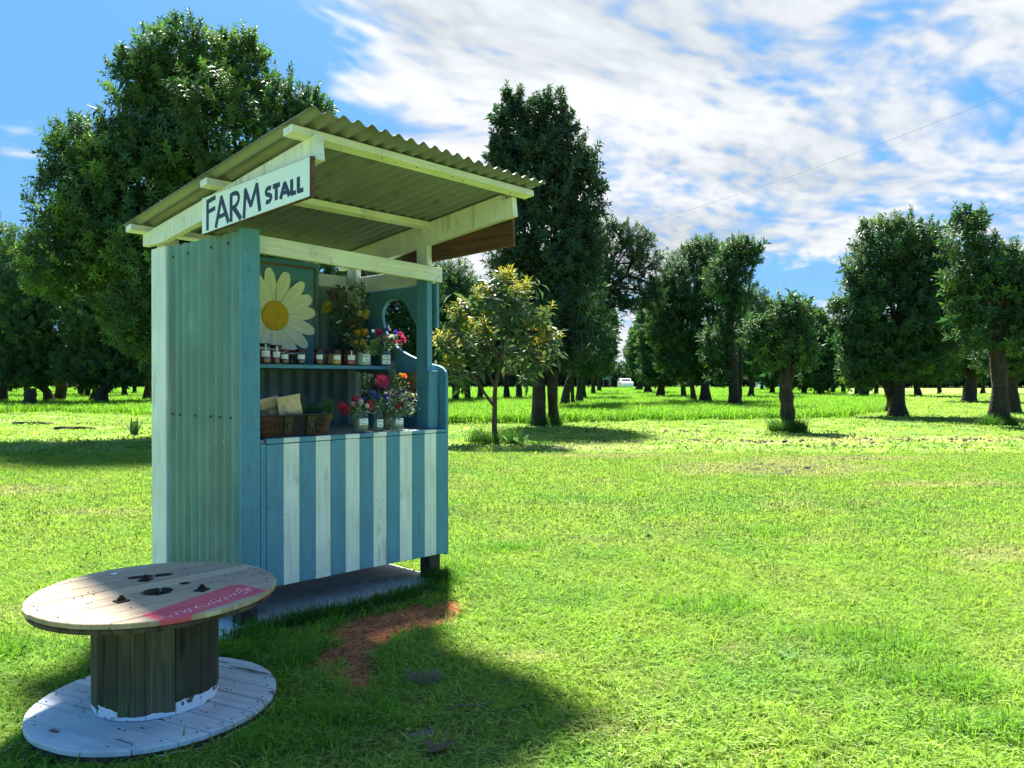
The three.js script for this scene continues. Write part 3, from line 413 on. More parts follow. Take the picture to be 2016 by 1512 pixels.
// ---------------------------------------------------------------- goods on the stall
const onStall = (t, y, s) => V(t, y, -s).applyAxisAngle(SY, TURN).add(FL);
const SHELF = 1.3425, COUNTER = 0.9455;
const GLASS = P({ color: lin(0.93, 0.97, 0.95), transmission: 1, thickness: 0, roughness: 0.04, ior: 1.45 }), FROST = P({ color: lin(0.62, 0.70, 0.66), transmission: 0.85, thickness: 0, roughness: 0.25 });
const WATER = P({ color: lin(0.55, 0.62, 0.48), transmission: 0.7, thickness: 0, roughness: 0.1 }), LABEL = S({ color: lin(0.84, 0.85, 0.86), roughness: 0.7 });
const lathe = (pts, n = 28) => new THREE.LatheGeometry(pts.map((p) => new THREE.Vector2(...p)), n);
// a label bent round a jar; a few pen strokes are printed on it
function labelMesh(w, h, r, lines, seed) {
  const t = canvas(192, Math.round(192 * h / w), (c, W, H) => { c.fillStyle = '#f4f4f2'; c.fillRect(0, 0, W, H); c.fillStyle = '#23232b'; const n = lines.length; if (!n) { const q = RNG(seed); for (let y = 0.25; y < 0.85; y += 0.17) for (let x = 0.12; x < 0.85; x += 0.05 + 0.06 * q()) { c.fillStyle = `rgba(70,80,120,${0.25 + 0.3 * q()})`; c.fillRect(x * W, y * H, W * (0.03 + 0.03 * q()), H * 0.05); } } lines.forEach((q, i) => { c.font = `${q.length > 9 ? '' : 'bold '}${Math.min(H / n * 0.72, W / q.length * 1.6)}px sans-serif`; c.textAlign = 'center'; c.textBaseline = 'middle'; c.save(); c.translate(W / 2, (i + 0.5) * H / n); c.rotate(0.02 * (seed % 5 - 2)); c.fillText(q, 0, 0); c.restore(); }); });
  const g = new THREE.CylinderGeometry(r, r, h, 8, 1, true, -w / r / 2, w / r);
  return [g, S({ map: t, roughness: 0.7, side: THREE.DoubleSide })];
}
function jar(u, s, w, h, jam, lid, o) {
  const t = o.t ?? tAt(u, s), g = thing('jam_jar', o.label, 'jar', onStall(t, SHELF, s), 0.48, o.group), r = w / 2;
  part(g, 'contents', lathe([[0, 0.004], [r * 0.86, 0.004], [r * 0.93, 0.012], [r * 0.93, h * 0.72], [0, h * 0.73]]), P({ color: jam, roughness: 0.35, clearcoat: 0.6, clearcoatRoughness: 0.15 }));
  part(g, 'glass', lathe([[0, 0.001], [r * 0.92, 0.001], [r, 0.010], [r, h * 0.74], [r * 0.84, h * 0.84], [r * 0.84, h * 0.9]]), GLASS);
  part(g, 'lid', lathe([[r * 0.90, h * 0.83], [r * 0.92, h * 0.84], [r * 0.92, h * 0.985], [r * 0.88, h], [0, h]]), lid);
  if (o.text) { const [lg, lm] = labelMesh(w * 0.62, h * 0.29, r + 0.0012, o.text, u | 0); part(g, 'label', at(lg, 0, h * 0.50, 0), lm); if (o.seal) part(g, 'seal_strip', at(bx(0.007, h * 0.30, 0.0012, 0.0004), 0, h * 0.80, r + 0.0016), LABEL); }
  return g;
}
const LIDD = S({ color: lin(0.06, 0.012, 0.018), roughness: 0.35, metalness: 0.3 }), LIDR = S({ color: lin(0.22, 0.02, 0.04), roughness: 0.35, metalness: 0.2 }), LIDB = S({ color: lin(0.012, 0.014, 0.03), roughness: 0.4 });
const AMBER = lin(0.16, 0.035, 0.018), BERRY = lin(0.055, 0.006, 0.018);
jar(521, 0.50, 0.075, 0.118, AMBER, LIDB, { text: [], seal: 1, label: 'tall amber jam jar half hidden by the stall corner post' });
jar(543, 0.52, 0.075, 0.112, AMBER, LIDD, { text: [], seal: 1, label: 'tall amber jam jar standing clear of the corner post' });
jar(559, 0.49, 0.064, 0.088, BERRY, LIDR, { text: [], label: 'short dark berry jam jar touching the tall amber jar' });
jar(575, 0.585, 0.07, 0.088, BERRY, LIDD, { label: 'dark jam jar without a front label in the second row' });
jar(591, 0.50, 0.07, 0.090, BERRY, LIDD, { text: [], label: 'dark jam jar with a wide white label below the daisy petals' });
jar(627, 0.50, 0.066, 0.094, lin(0.07, 0.008, 0.012), LIDD, { text: [], label: 'dark jam jar beside the empty gap on the shelf' });
jar(648, 0.575, 0.066, 0.092, lin(0.22, 0.10, 0.012), LIDB, { label: 'brown pickle jar behind the mustard yellow jar' });
jar(661, 0.49, 0.072, 0.092, lin(0.55, 0.27, 0.015), LIDD, { text: [], label: 'mustard yellow pickle jar with a white label' });
jar(689, 0.50, 0.078, 0.096, lin(0.30, 0.025, 0.018), LIDD, { text: [], seal: 1, label: 'bright red chutney jar beside the frosted vase' });

// vases
function vase(name, t, y, s, profile, mat, o) {
  const g = thing(name, o.label, o.cat ?? 'vase', onStall(t, y, s), 0.35);
  part(g, 'glass', lathe(profile, 32), mat);
  if (o.water) part(g, 'water', lathe([[0, 0.006], [o.water[0], 0.006], [o.water[0], o.water[1]], [0, o.water[1] + 0.0005]]), WATER);
  if (o.text) { const [lg, lm] = labelMesh(o.lw, o.lh, o.lr, o.text, 3); part(g, 'label', at(lg, 0, o.ly, 0, 0, o.turn ?? 0, 0), lm); }
  return g;
}
const cyl = (r, h, lip = 1) => [[0, 0.001], [r * 0.93, 0.001], [r, 0.008], [r, h * 0.78], [r * 0.9, h * 0.9], [r * 0.9 * lip, h]];
const tv1 = tAt(716, 0.50), tv2 = tAt(757, 0.49), tA = tAt(710, 0.12), tB = tAt(744, 0.13), tC = tAt(781, 0.12), tD = tAt(766, 0.24), tE = tAt(700, 0.80);
vase('flower_vase', tv1, SHELF, 0.50, cyl(0.046, 0.095), S({ color: lin(0.40, 0.48, 0.44), roughness: 0.3 }), { label: 'grey-green glazed vase of yellow nasturtiums on the shelf', text: ['Posies', '$5'], lw: 0.05, lh: 0.042, lr: 0.0478, ly: 0.046, turn: 0.25 });
vase('flower_vase', tv2, SHELF, 0.49, cyl(0.044, 0.095), P({ color: lin(0.10, 0.17, 0.15), transmission: 0.5, thickness: 0, roughness: 0.12 }), { label: 'dark glass vase with a square price card on the shelf', text: ['Sml', 'Flowers', '$7'], lw: 0.062, lh: 0.06, lr: 0.0462, ly: 0.04, turn: 0.15 });
vase('flower_jar', tA, COUNTER, 0.12, [[0, 0.001], [0.040, 0.001], [0.046, 0.012], [0.048, 0.085], [0.042, 0.112], [0.042, 0.125]], GLASS, { label: 'cloudy glass jar of red zinnias beside the wicker basket', water: [0.043, 0.085], text: ['Spring', 'Flowers'], lw: 0.056, lh: 0.034, lr: 0.0495, ly: 0.063, turn: 0.3 });
vase('glass_bottle', tB, COUNTER, 0.13, [[0, 0.001], [0.030, 0.001], [0.034, 0.010], [0.034, 0.085], [0.028, 0.110], [0.017, 0.130], [0.0155, 0.158], [0.018, 0.165]], GLASS, { label: 'narrow-necked clear bottle of blue cornflowers with a price tag', cat: 'bottle', water: [0.031, 0.07], text: ['Posy', '$5'], lw: 0.04, lh: 0.044, lr: 0.0355, ly: 0.048, turn: 0.3 });
vase('flower_jar', tC, COUNTER, 0.12, [[0, 0.001], [0.038, 0.001], [0.044, 0.010], [0.045, 0.07], [0.040, 0.088], [0.041, 0.098]], GLASS, { label: 'squat clear jar of pale sprays labelled Spring Flowers', water: [0.041, 0.06], text: ['Spring', 'Flowers'], lw: 0.052, lh: 0.036, lr: 0.0465, ly: 0.055, turn: 0.25 });
vase('flower_jar', tD, COUNTER, 0.26, cyl(0.040, 0.13), GLASS, { label: 'clear jar holding the pink spider dahlia behind the bottle', water: [0.036, 0.07] });
vase('flower_vase', tE, SHELF, 0.80, cyl(0.06, 0.15), S({ color: lin(0.03, 0.045, 0.04), roughness: 0.3 }), { label: 'dark vase of tall foliage at the back of the shelf' });

// flower heads: each is one mesh
const petalGeo = (l, w, cup, n = 3) => { const pos = [], idx = []; for (let i = 0; i <= n; i++) { const q = i / n, ww = w * Math.sin(Math.PI * (0.12 + 0.80 * q)) * 0.5, y = cup * l * (q * q), x = l * q; pos.push(x, y + ww * 0.25, ww, x, y, 0, x, y + ww * 0.25, -ww); } for (let i = 0; i < n; i++) { const a = i * 3; idx.push(a, a + 1, a + 3, a + 1, a + 4, a + 3, a + 1, a + 2, a + 4, a + 2, a + 5, a + 4); } const g = new THREE.BufferGeometry(); g.setAttribute('position', new THREE.Float32BufferAttribute(pos, 3)); g.setIndex(idx); g.computeVertexNormals(); return g; };
const FR = RNG(404);
function head(r, layers, n, w, cup) { const gs = []; for (let k = 0; k < layers; k++) { const q = 1 - k / layers * 0.75; for (let i = 0; i < n; i++) { const g = petalGeo(r * q * (0.9 + 0.2 * FR()), w * r * q, cup + k * 0.35 + 0.15 * (FR() - 0.5)); at(g, 0, k * r * 0.09, 0, 0, (i + k * 0.5 + 0.3 * FR()) / n * Math.PI * 2, 0); gs.push(clean(g)); } } return gs.length ? mergeGeometries(gs) : null; }
const flowerMat = {}; const fm = (r, g, b) => flowerMat[[r, g, b]] ??= P({ color: lin(r, g, b), roughness: 1, transmission: 0.25, thickness: 0, side: THREE.DoubleSide });
const LEAFG = fm(0.06, 0.14, 0.035), LEAFD = fm(0.025, 0.07, 0.035), STEM = S({ color: lin(0.10, 0.16, 0.05), roughness: 0.8 });
const kinds = { zinnia: [4, 12, 0.55, 0.25], ball: [5, 12, 0.5, 0.6], corn: [3, 10, 0.35, 0.8], spider: [4, 16, 0.16, 0.12], cup: [1, 6, 0.95, 0.55], small: [1, 5, 0.8, 0.3] };
// a bunch: heads given as pixels of the photograph at depth s on the stall, facing out of the front
function bunch(label, t0, y0, s0, neck, list, fill, group) {
  const root = onStall(t0, y0, s0), g = thing('flower_bouquet', label, 'bouquet', root, TURN, group), stems = [], r = RNG(list.length * 91 + (t0 * 1000 | 0));
  const loc = (u, v, s) => { const t = tAt(u, s); return V(t - t0, yAt(v, t, s) - y0, -(s - s0)); };
  const face = (m, p) => { const dir = V(p.x * 3 + (r() - 0.5) * 0.6, 0.25 + r() * 0.5, 0.75 + 0.4 * r()).normalize(); m.quaternion.setFromUnitVectors(SY, dir); m.position.copy(p); };
  for (const [k, u, v, px, col, s = s0] of list) { const [la, n, w, cup] = kinds[k], p = loc(u, v, s), R_ = px / F * (3.8 + 0.736 * t0 + 0.677 * s0) / 2; const m = part(g, 'flower', head(R_, la, n, w, cup), fm(...col)); face(m, p); stems.push(tube([V((r() - 0.5) * 0.03, neck * 0.4, (r() - 0.5) * 0.03), V(p.x * 0.25, neck, p.z * 0.25), p.clone().multiplyScalar(0.96)], 0.0018, 0.0014, 5, 8)); if (k === 'zinnia' || k === 'cup') { const c = part(m, 'flower_eye', new THREE.SphereGeometry(R_ * 0.2, 8, 6), fm(...(k === 'cup' ? [0.25, 0.04, 0.01] : [0.3, 0.18, 0.02]))); c.position.y = R_ * (k === 'cup' ? 0.12 : 0.3); } }
  for (const [mat, n, u0, u1, v0, v1, l, w, s = s0] of fill) { const gs = []; for (let i = 0; i < n; i++) { const p = loc(lerp(u0, u1, r()), lerp(v0, v1, r()), s + (r() - 0.5) * 0.06), q = petalGeo(l * (0.6 + 0.8 * r()), w * (0.7 + 0.6 * r()), 0.3 * (r() - 0.3), 3); q.applyMatrix4(new THREE.Matrix4().makeRotationFromEuler(new THREE.Euler(r() * 6, r() * 6, (r() - 0.3) * 1.5))); q.translate(p.x, p.y, p.z); gs.push(clean(q)); if (i % 3 === 0) stems.push(tube([V((r() - 0.5) * 0.02, neck * 0.6, (r() - 0.5) * 0.02), V(p.x * 0.3, neck * 1.02, p.z * 0.3), p], 0.0013, 0.0009, 4, 7)); } part(g, 'sprays', mergeGeometries(gs), mat, 'stuff'); }
  part(g, 'stems', stems, STEM);
}
const RED = [0.55, 0.01, 0.07], PINK = [0.62, 0.035, 0.16], MAG = [0.50, 0.012, 0.16], BLU = [0.03, 0.06, 0.55], VIO = [0.16, 0.05, 0.36], CRM = [0.72, 0.70, 0.58], WHT = [0.78, 0.78, 0.76], YELF = [0.68, 0.40, 0.015], ORG = [0.75, 0.27, 0.03], PALEP = [0.62, 0.36, 0.40];
bunch('bunch of crimson zinnias with cream blooms in the cloudy jar', tA, COUNTER, 0.12, 0.12, [['ball', 674, 805, 22, RED, 0.1], ['ball', 680, 811, 20, RED, 0.09], ['zinnia', 699, 788, 20, RED], ['zinnia', 727, 796, 18, RED, 0.1], ['ball', 693, 797, 12, PALEP, 0.1], ['ball', 708, 793, 13, CRM, 0.1], ['ball', 720, 801, 12, CRM, 0.09], ['small', 713, 786, 9, VIO], ['ball', 717, 786, 8, VIO], ['ball', 731, 806, 9, RED]], [[LEAFG, 26, 690, 730, 796, 818, 0.045, 0.02], [fm(...CRM), 22, 696, 732, 794, 812, 0.016, 0.010], [LEAFD, 14, 686, 725, 785, 812, 0.05, 0.02]]);
bunch('blue cornflowers standing in the narrow bottle', tB, COUNTER, 0.13, 0.165, [['corn', 738, 782, 15, BLU], ['corn', 757, 783, 16, BLU], ['corn', 731, 776, 12, [0.06, 0.08, 0.5]], ['corn', 735, 774, 10, [0.16, 0.14, 0.5]], ['ball', 758, 776, 8, WHT], ['ball', 763, 777, 9, MAG]], [[LEAFG, 20, 728, 765, 776, 812, 0.03, 0.007], [LEAFD, 20, 730, 762, 780, 815, 0.04, 0.014], [fm(...WHT), 14, 726, 745, 800, 815, 0.010, 0.008]]);
bunch('wide spray of pale waxflowers and purple statice in the squat jar', tC, COUNTER, 0.12, 0.095, [['zinnia', 788, 798, 17, [0.22, 0.01, 0.09]], ['ball', 781, 803, 13, [0.55, 0.06, 0.06]], ['zinnia', 768, 790, 13, PALEP], ['ball', 793, 773, 10, VIO], ['ball', 803, 786, 9, VIO], ['ball', 778, 782, 9, [0.28, 0.2, 0.4]], ['ball', 811, 780, 8, [0.5, 0.55, 0.08]]], [[fm(...CRM), 90, 762, 826, 770, 812, 0.013, 0.009], [LEAFG, 60, 764, 824, 772, 818, 0.035, 0.010], [fm(0.25, 0.2, 0.36), 30, 764, 806, 768, 794, 0.010, 0.008], [LEAFD, 30, 768, 808, 780, 815, 0.04, 0.015]]);
bunch('tall pink spider dahlia with an orange rose and silver foliage', tD, COUNTER, 0.26, 0.125, [['spider', 751, 752, 34, PINK], ['spider', 751, 753, 28, PINK, 0.25], ['ball', 793, 743, 14, [0.75, 0.20, 0.03]], ['ball', 786, 740, 11, [0.72, 0.45, 0.1]], ['ball', 762, 775, 9, MAG], ['ball', 735, 764, 16, [0.03, 0.012, 0.03]], ['ball', 748, 768, 12, [0.02, 0.012, 0.02]]], [[fm(0.40, 0.42, 0.36), 34, 707, 735, 733, 752, 0.016, 0.006], [LEAFG, 46, 768, 800, 735, 775, 0.03, 0.007], [fm(0.16, 0.22, 0.16), 30, 700, 740, 735, 775, 0.03, 0.008], [LEAFD, 40, 735, 805, 755, 800, 0.04, 0.014], [fm(0.35, 0.13, 0.04), 16, 803, 822, 752, 772, 0.022, 0.006]]);
bunch('yellow nasturtiums spilling from the grey-green vase', tv1, SHELF, 0.50, 0.095, [['cup', 714, 680, 17, YELF], ['cup', 713, 672, 11, YELF], ['cup', 738, 675, 16, ORG], ['ball', 703, 657, 15, YELF], ['ball', 714, 655, 15, YELF], ['ball', 720, 653, 9, [0.6, 0.5, 0.05]], ['cup', 699, 674, 11, YELF], ['ball', 745, 668, 9, PALEP], ['ball', 692, 665, 8, [0.25, 0.06, 0.12]]], [[LEAFG, 24, 700, 740, 668, 705, 0.05, 0.035], [LEAFD, 34, 680, 730, 650, 700, 0.05, 0.022], [fm(...WHT), 16, 678, 690, 655, 675, 0.008, 0.006], [fm(0.10, 0.19, 0.03), 8, 715, 738, 685, 702, 0.05, 0.04, 0.47]]);
bunch('magenta and blue posy with cream blooms in the dark vase', tv2, SHELF, 0.49, 0.095, [['zinnia', 745, 657, 19, MAG], ['corn', 758, 650, 10, BLU], ['corn', 776, 656, 13, [0.08, 0.04, 0.5]], ['zinnia', 787, 660, 16, PINK], ['ball', 791, 670, 15, PINK], ['ball', 784, 676, 13, MAG], ['zinnia', 774, 674, 12, RED], ['ball', 757, 668, 12, PALEP], ['ball', 770, 666, 14, CRM], ['ball', 778, 664, 10, [0.5, 0.55, 0.4]], ['cup', 765, 648, 9, [0.65, 0.45, 0.45]], ['small', 735, 652, 8, WHT]], [[fm(...CRM), 30, 755, 785, 660, 680, 0.016, 0.011], [LEAFD, 34, 744, 785, 660, 700, 0.045, 0.02], [LEAFG, 18, 748, 788, 665, 695, 0.04, 0.014]]);
bunch('tall dark foliage arrangement with faded yellow and red flowers', tE, SHELF, 0.80, 0.15, [['spider', 646, 604, 26, [0.42, 0.34, 0.03], 0.8], ['spider', 640, 610, 18, [0.42, 0.34, 0.03], 0.8], ['spider', 716, 622, 22, [0.60, 0.52, 0.14], 0.72], ['spider', 722, 616, 18, [0.60, 0.52, 0.14], 0.72], ['spider', 709, 618, 15, [0.6, 0.55, 0.25], 0.72], ['ball', 654, 588, 12, [0.4, 0.02, 0.03], 0.8], ['small', 664, 635, 8, WHT, 0.76], ['small', 670, 631, 8, WHT, 0.76], ['small', 681, 604, 6, WHT, 0.76], ['ball', 686, 645, 12, [0.22, 0.07, 0.03], 0.74], ['ball', 698, 648, 12, [0.28, 0.10, 0.03], 0.74]], [[LEAFD, 200, 660, 730, 560, 690, 0.045, 0.013, 0.78], [fm(0.03, 0.08, 0.045), 110, 650, 720, 600, 690, 0.06, 0.016, 0.78], [fm(0.13, 0.19, 0.09), 60, 698, 724, 555, 615, 0.022, 0.010, 0.74], [fm(0.16, 0.03, 0.05), 30, 645, 665, 565, 592, 0.03, 0.009, 0.8]]);
// raffia ends hanging over the shelf edge
{
  const g = thing('raffia_tie', 'pale raffia strands hanging over the shelf edge', 'raffia', onStall(tAt(770, 0.452), SHELF, 0.448), TURN); const r = RNG(8);
  for (let i = 0; i < 5; i++) part(g, 'strand', tube([V(-0.03 + i * 0.012, 0.001, -0.04), V(-0.028 + i * 0.013, 0.016 + 0.02 * r(), -0.01), V(-0.03 + i * 0.014, -0.01, 0.008), V(-0.035 + i * 0.014 + 0.01 * r(), -0.06 - 0.05 * r(), 0.012)], 0.0012, 0.001, 5, 14), S({ color: lin(0.55, 0.52, 0.36), roughness: 0.9 }));
}
// ---------------------------------------------------------------- wicker basket with paper bags and greens
const t0b = 0.112, t1b = tAt(655, 0.06), bl = t1b - t0b, bc = t0b + bl / 2, bs = 0.165, bw = 0.28, bh = 0.122;
{
  const g = thing('wicker_basket', 'shallow brown wicker basket with dark bands on the striped counter', 'basket', onStall(bc, COUNTER, bs), TURN), r = RNG(21);
  const ring = (q, k = 1) => { const a = q * Math.PI * 2, c = Math.cos(a), s = Math.sin(a), e = 0.32; return V(Math.sign(c) * Math.pow(Math.abs(c), e) * bl / 2 * k, 0, Math.sign(s) * Math.pow(Math.abs(s), e) * bw / 2 * k); };
  const wall = (q, y, off = 0) => { const k = lerp(0.80, 1.0, Math.pow(y / bh, 0.8)), p = ring(q); return V(p.x * (1 - (1 - k) * 0.75) + (p.x > 0 ? 1 : -1) * off, y, p.z * (1 - (1 - k) * 0.55) + (p.z > 0 ? 1 : -1) * off); };
  const liner = (() => { const pos = [], idx = [], n = 64; for (let j = 0; j < 2; j++) for (let i = 0; i <= n; i++) { const p = wall(i / n, j ? bh - 0.004 : 0.004, -0.008); pos.push(p.x, p.y, p.z); } for (let i = 0; i < n; i++) idx.push(i, i + 1, i + n + 1, i + 1, i + n + 2, i + n + 1); for (let i = 1; i < n - 1; i++) idx.push(0, i, i + 1); const q = new THREE.BufferGeometry(); q.setAttribute('position', new THREE.Float32BufferAttribute(pos, 3)); q.setIndex(idx); q.computeVertexNormals(); return q; })();
  part(g, 'liner', liner, S({ color: lin(0.02, 0.013, 0.014), roughness: 0.9, side: THREE.DoubleSide }));
  const rods = []; const N = 190; for (let i = 0; i < N; i++) { const q = i / N, w = Math.sin(i * 2.4) * 0.0035; rods.push(tube([0.002, 0.03, 0.06, 0.09, bh - 0.006].map((y, k) => wall(q + 0.0009 * (r() - 0.5), y, (k % 2 ? 1 : -1) * (i % 2 ? 0.003 : -0.003) + 0.001)), 0.0021, 0.0019, 5, 7)); }
  part(g, 'weave', rods, S({ color: lin(0.26, 0.10, 0.042), map: grainTex, roughness: 0.6 }), 'stuff');
  const DK = S({ color: lin(0.012, 0.008, 0.009), roughness: 0.5 });
  for (const [y, rr, off] of [[bh - 0.003, 0.0055, 0.001], [bh - 0.040, 0.0026, 0.0045], [0.052, 0.0026, 0.004], [0.006, 0.0045, 0.002]]) { const pts = []; for (let i = 0; i <= 60; i++) pts.push(wall(i / 60, y, off)); part(g, 'rim', tube(pts, rr, rr, 7, 120), DK); }
  for (const u of [570, 614]) { const t = tAt(u, 0.02) - bc; part(g, 'band', [board(V(t, 0.012, bw / 2 * 0.9 - 0.002), V(t, bh - 0.008, bw / 2 + 0.006), 0.05, 0.004, SX, 0.001)], DK); part(g, 'buckle', at(bx(0.02, 0.03, 0.006, 0.002), t, bh * 0.52, bw / 2 * 0.96 + 0.006), DARK); }
  part(g, 'handle', at(bx(0.05, 0.035, 0.012, 0.004), -bl / 2 + 0.03, bh + 0.012, bw / 2 - 0.008), DARK);
}
function paperBag(u, s, w, h, lean, textLines, label, dx) {
  const t = tAt(u, s), bot = COUNTER + 0.03, tx = canvas(512, 512, (c, W, H) => { c.fillStyle = s < 0.13 ? '#dab686' : '#c99f6a'; c.fillRect(0, 0, W, H); const r = RNG(u | 0); for (let i = 0; i < 1500; i++) { c.fillStyle = `rgba(${r() < 0.5 ? '120,86,52' : '235,205,160'},${0.03 + r() * 0.08})`; c.fillRect(r() * W, r() * H, 1 + r() * 4, 4 + r() * 30); } c.fillStyle = '#3a2320'; for (const [str, x, y, sz] of textLines) { c.font = `bold italic ${sz}px serif`; c.save(); c.translate(x * W, y * H); c.rotate(-0.06); c.fillText(str, 0, 0); c.restore(); } });
  const g = thing('paper_bag', label, 'paper bag', onStall(t, bot, s), TURN + dx), D = 0.055, r = RNG(u + 3 | 0), n = 14, m = 16;
  const sheet = (z) => { const pos = [], uv = [], idx = []; for (let j = 0; j <= m; j++) for (let i = 0; i <= n; i++) { const a = i / n - 0.5, b = j / m, pinch = 1 - Math.pow(b, 3) * 0.8, crump = (noise(i * 0.7 + u, j * 0.6) - 0.5) * 0.016 * (0.3 + b); pos.push(a * w * (1 - 0.10 * b) + lean * b * h, b * h, z * D / 2 * pinch + crump + (1 - 4 * a * a) * 0.006 * z); uv.push(a + 0.5, b); } for (let j = 0; j < m; j++) for (let i = 0; i < n; i++) { const k = j * (n + 1) + i; z > 0 ? idx.push(k, k + 1, k + n + 1, k + 1, k + n + 2, k + n + 1) : idx.push(k + 1, k, k + n + 1, k + n + 2, k + 1, k + n + 1); } const q = new THREE.BufferGeometry(); q.setAttribute('position', new THREE.Float32BufferAttribute(pos, 3)); q.setAttribute('uv', new THREE.Float32BufferAttribute(uv, 2)); q.setIndex(idx); q.computeVertexNormals(); return q; };
  const KR = S({ color: lin(0.62, 0.45, 0.27), roughness: 0.85, side: THREE.DoubleSide });
  part(g, 'front', sheet(1), S({ map: tx, roughness: 0.85, side: THREE.DoubleSide })); part(g, 'back', sheet(-1), KR);
  const gus = (sg) => { const pos = [], idx = []; for (let j = 0; j <= m; j++) { const b = j / m, pinch = 1 - Math.pow(b, 3) * 0.8, x = sg * 0.5 * w * (1 - 0.10 * b) + lean * b * h; pos.push(x, b * h, D / 2 * pinch, x - sg * 0.012 * b, b * h, 0, x, b * h, -D / 2 * pinch); } for (let j = 0; j < m; j++) { const k = j * 3; idx.push(k, k + 1, k + 3, k + 1, k + 4, k + 3, k + 1, k + 2, k + 4, k + 2, k + 5, k + 4); } const q = new THREE.BufferGeometry(); q.setAttribute('position', new THREE.Float32BufferAttribute(pos, 3)); q.setIndex(idx); q.computeVertexNormals(); return q; };
  part(g, 'gusset', gus(1), KR); part(g, 'gusset', gus(-1), KR);
  part(g, 'folded_top', [board(V(-w * 0.47 + lean * h, h - 0.014, 0.014), V(w * 0.47 + lean * h, h + 0.008, 0.010), 0.026, 0.006, V(0, 1, 0.35), 0.002)], KR);
}
paperBag(529, 0.175, 0.125, 0.172, -0.05, [['ndicaran', 0.20, 0.36, 84], ['$ 5 -', 0.24, 0.52, 80]], 'brown paper bag with two handwritten lines next to the corner post', 0.1);
paperBag(576, 0.105, 0.130, 0.182, -0.13, [['Brazilliani', 0.26, 0.56, 92]], 'brown paper bag leaning over with one handwritten word', -0.38);
{
  const leafShape = (l, w, ruffle, seed) => { const n = 10, m = 8, pos = [], idx = []; for (let j = 0; j <= n; j++) for (let i = 0; i <= m; i++) { const q = j / n, a = i / m - 0.5, ww = w * Math.sin(Math.PI * Math.min(1, 0.08 + q * 0.95)) * (q < 0.2 ? 0.25 + q * 3 : 1); pos.push(a * ww * 2, q * l * (1 - 0.25 * q), 0.35 * l * q * q + ruffle * Math.abs(a) * (noise(j * 1.3 + seed, i * 1.7) - 0.5) * 4 + 0.08 * ww * Math.cos(a * 6)); } for (let j = 0; j < n; j++) for (let i = 0; i < m; i++) { const k = j * (m + 1) + i; idx.push(k, k + 1, k + m + 1, k + 1, k + m + 2, k + m + 1); } const q = new THREE.BufferGeometry(); q.setAttribute('position', new THREE.Float32BufferAttribute(pos, 3)); q.setIndex(idx); q.computeVertexNormals(); return q; };
  const s = 0.22, tk = tAt(602, s), g = thing('kale_bunch', 'bunch of large dark green kale leaves in the basket', 'vegetables', onStall(tk, COUNTER + 0.055, s), TURN), r = RNG(15), KALE = P({ color: lin(0.022, 0.085, 0.045), roughness: 1, transmission: 0.2, thickness: 0, clearcoat: 0.3, clearcoatRoughness: 0.4, side: THREE.DoubleSide });
  for (const [x, z, tilt, lean, l, w] of [[-0.02, 0, -0.1, 0.25, 0.23, 0.075], [-0.055, 0.02, 0.3, 0.55, 0.22, 0.07], [0.03, 0.02, 0.25, -0.2, 0.21, 0.075], [0.03, 0.0, 0.1, -0.6, 0.20, 0.07], [0.0, 0.05, 0.75, 0.1, 0.17, 0.06], [0.04, 0.03, 0.6, -0.4, 0.17, 0.06], [-0.03, -0.04, -0.4, 0.1, 0.22, 0.07], [0.05, 0.0, 0.2, -0.8, 0.15, 0.055]]) part(g, 'kale_leaf', at(leafShape(l, w, 0.02, r() * 90), x, 0, z, tilt, 0.4 * (r() - 0.5), lean), KALE);
  const tp = tAt(643, 0.16), g2 = thing('herb_bunch', 'bunch of bright feathery green herbs at the basket end', 'herbs', onStall(tp, COUNTER + 0.03, 0.16), TURN), gs = [];
  for (let i = 0; i < 420; i++) { const a = r() * 6.28, h = 0.06 + 0.10 * r(), rad = 0.012 + 0.03 * r(), q = petalGeo(0.012 + 0.014 * r(), 0.006, 0.2, 2); q.applyMatrix4(new THREE.Matrix4().makeRotationFromEuler(new THREE.Euler(r() * 6, r() * 6, r() * 2))); q.translate(Math.cos(a) * rad, h, Math.sin(a) * rad); gs.push(clean(q)); }
  part(g2, 'fronds', mergeGeometries(gs), fm(0.05, 0.17, 0.03), 'stuff');
  const sts = []; for (let i = 0; i < 12; i++) { const a = i / 12 * 6.28; sts.push(tube([V(0.008 * Math.cos(a), 0, 0.008 * Math.sin(a)), V(0.015 * Math.cos(a), 0.06, 0.015 * Math.sin(a)), V(0.035 * Math.cos(a), 0.13, 0.035 * Math.sin(a))], 0.0016, 0.001, 4, 6)); } part(g2, 'stems', sts, STEM);
}
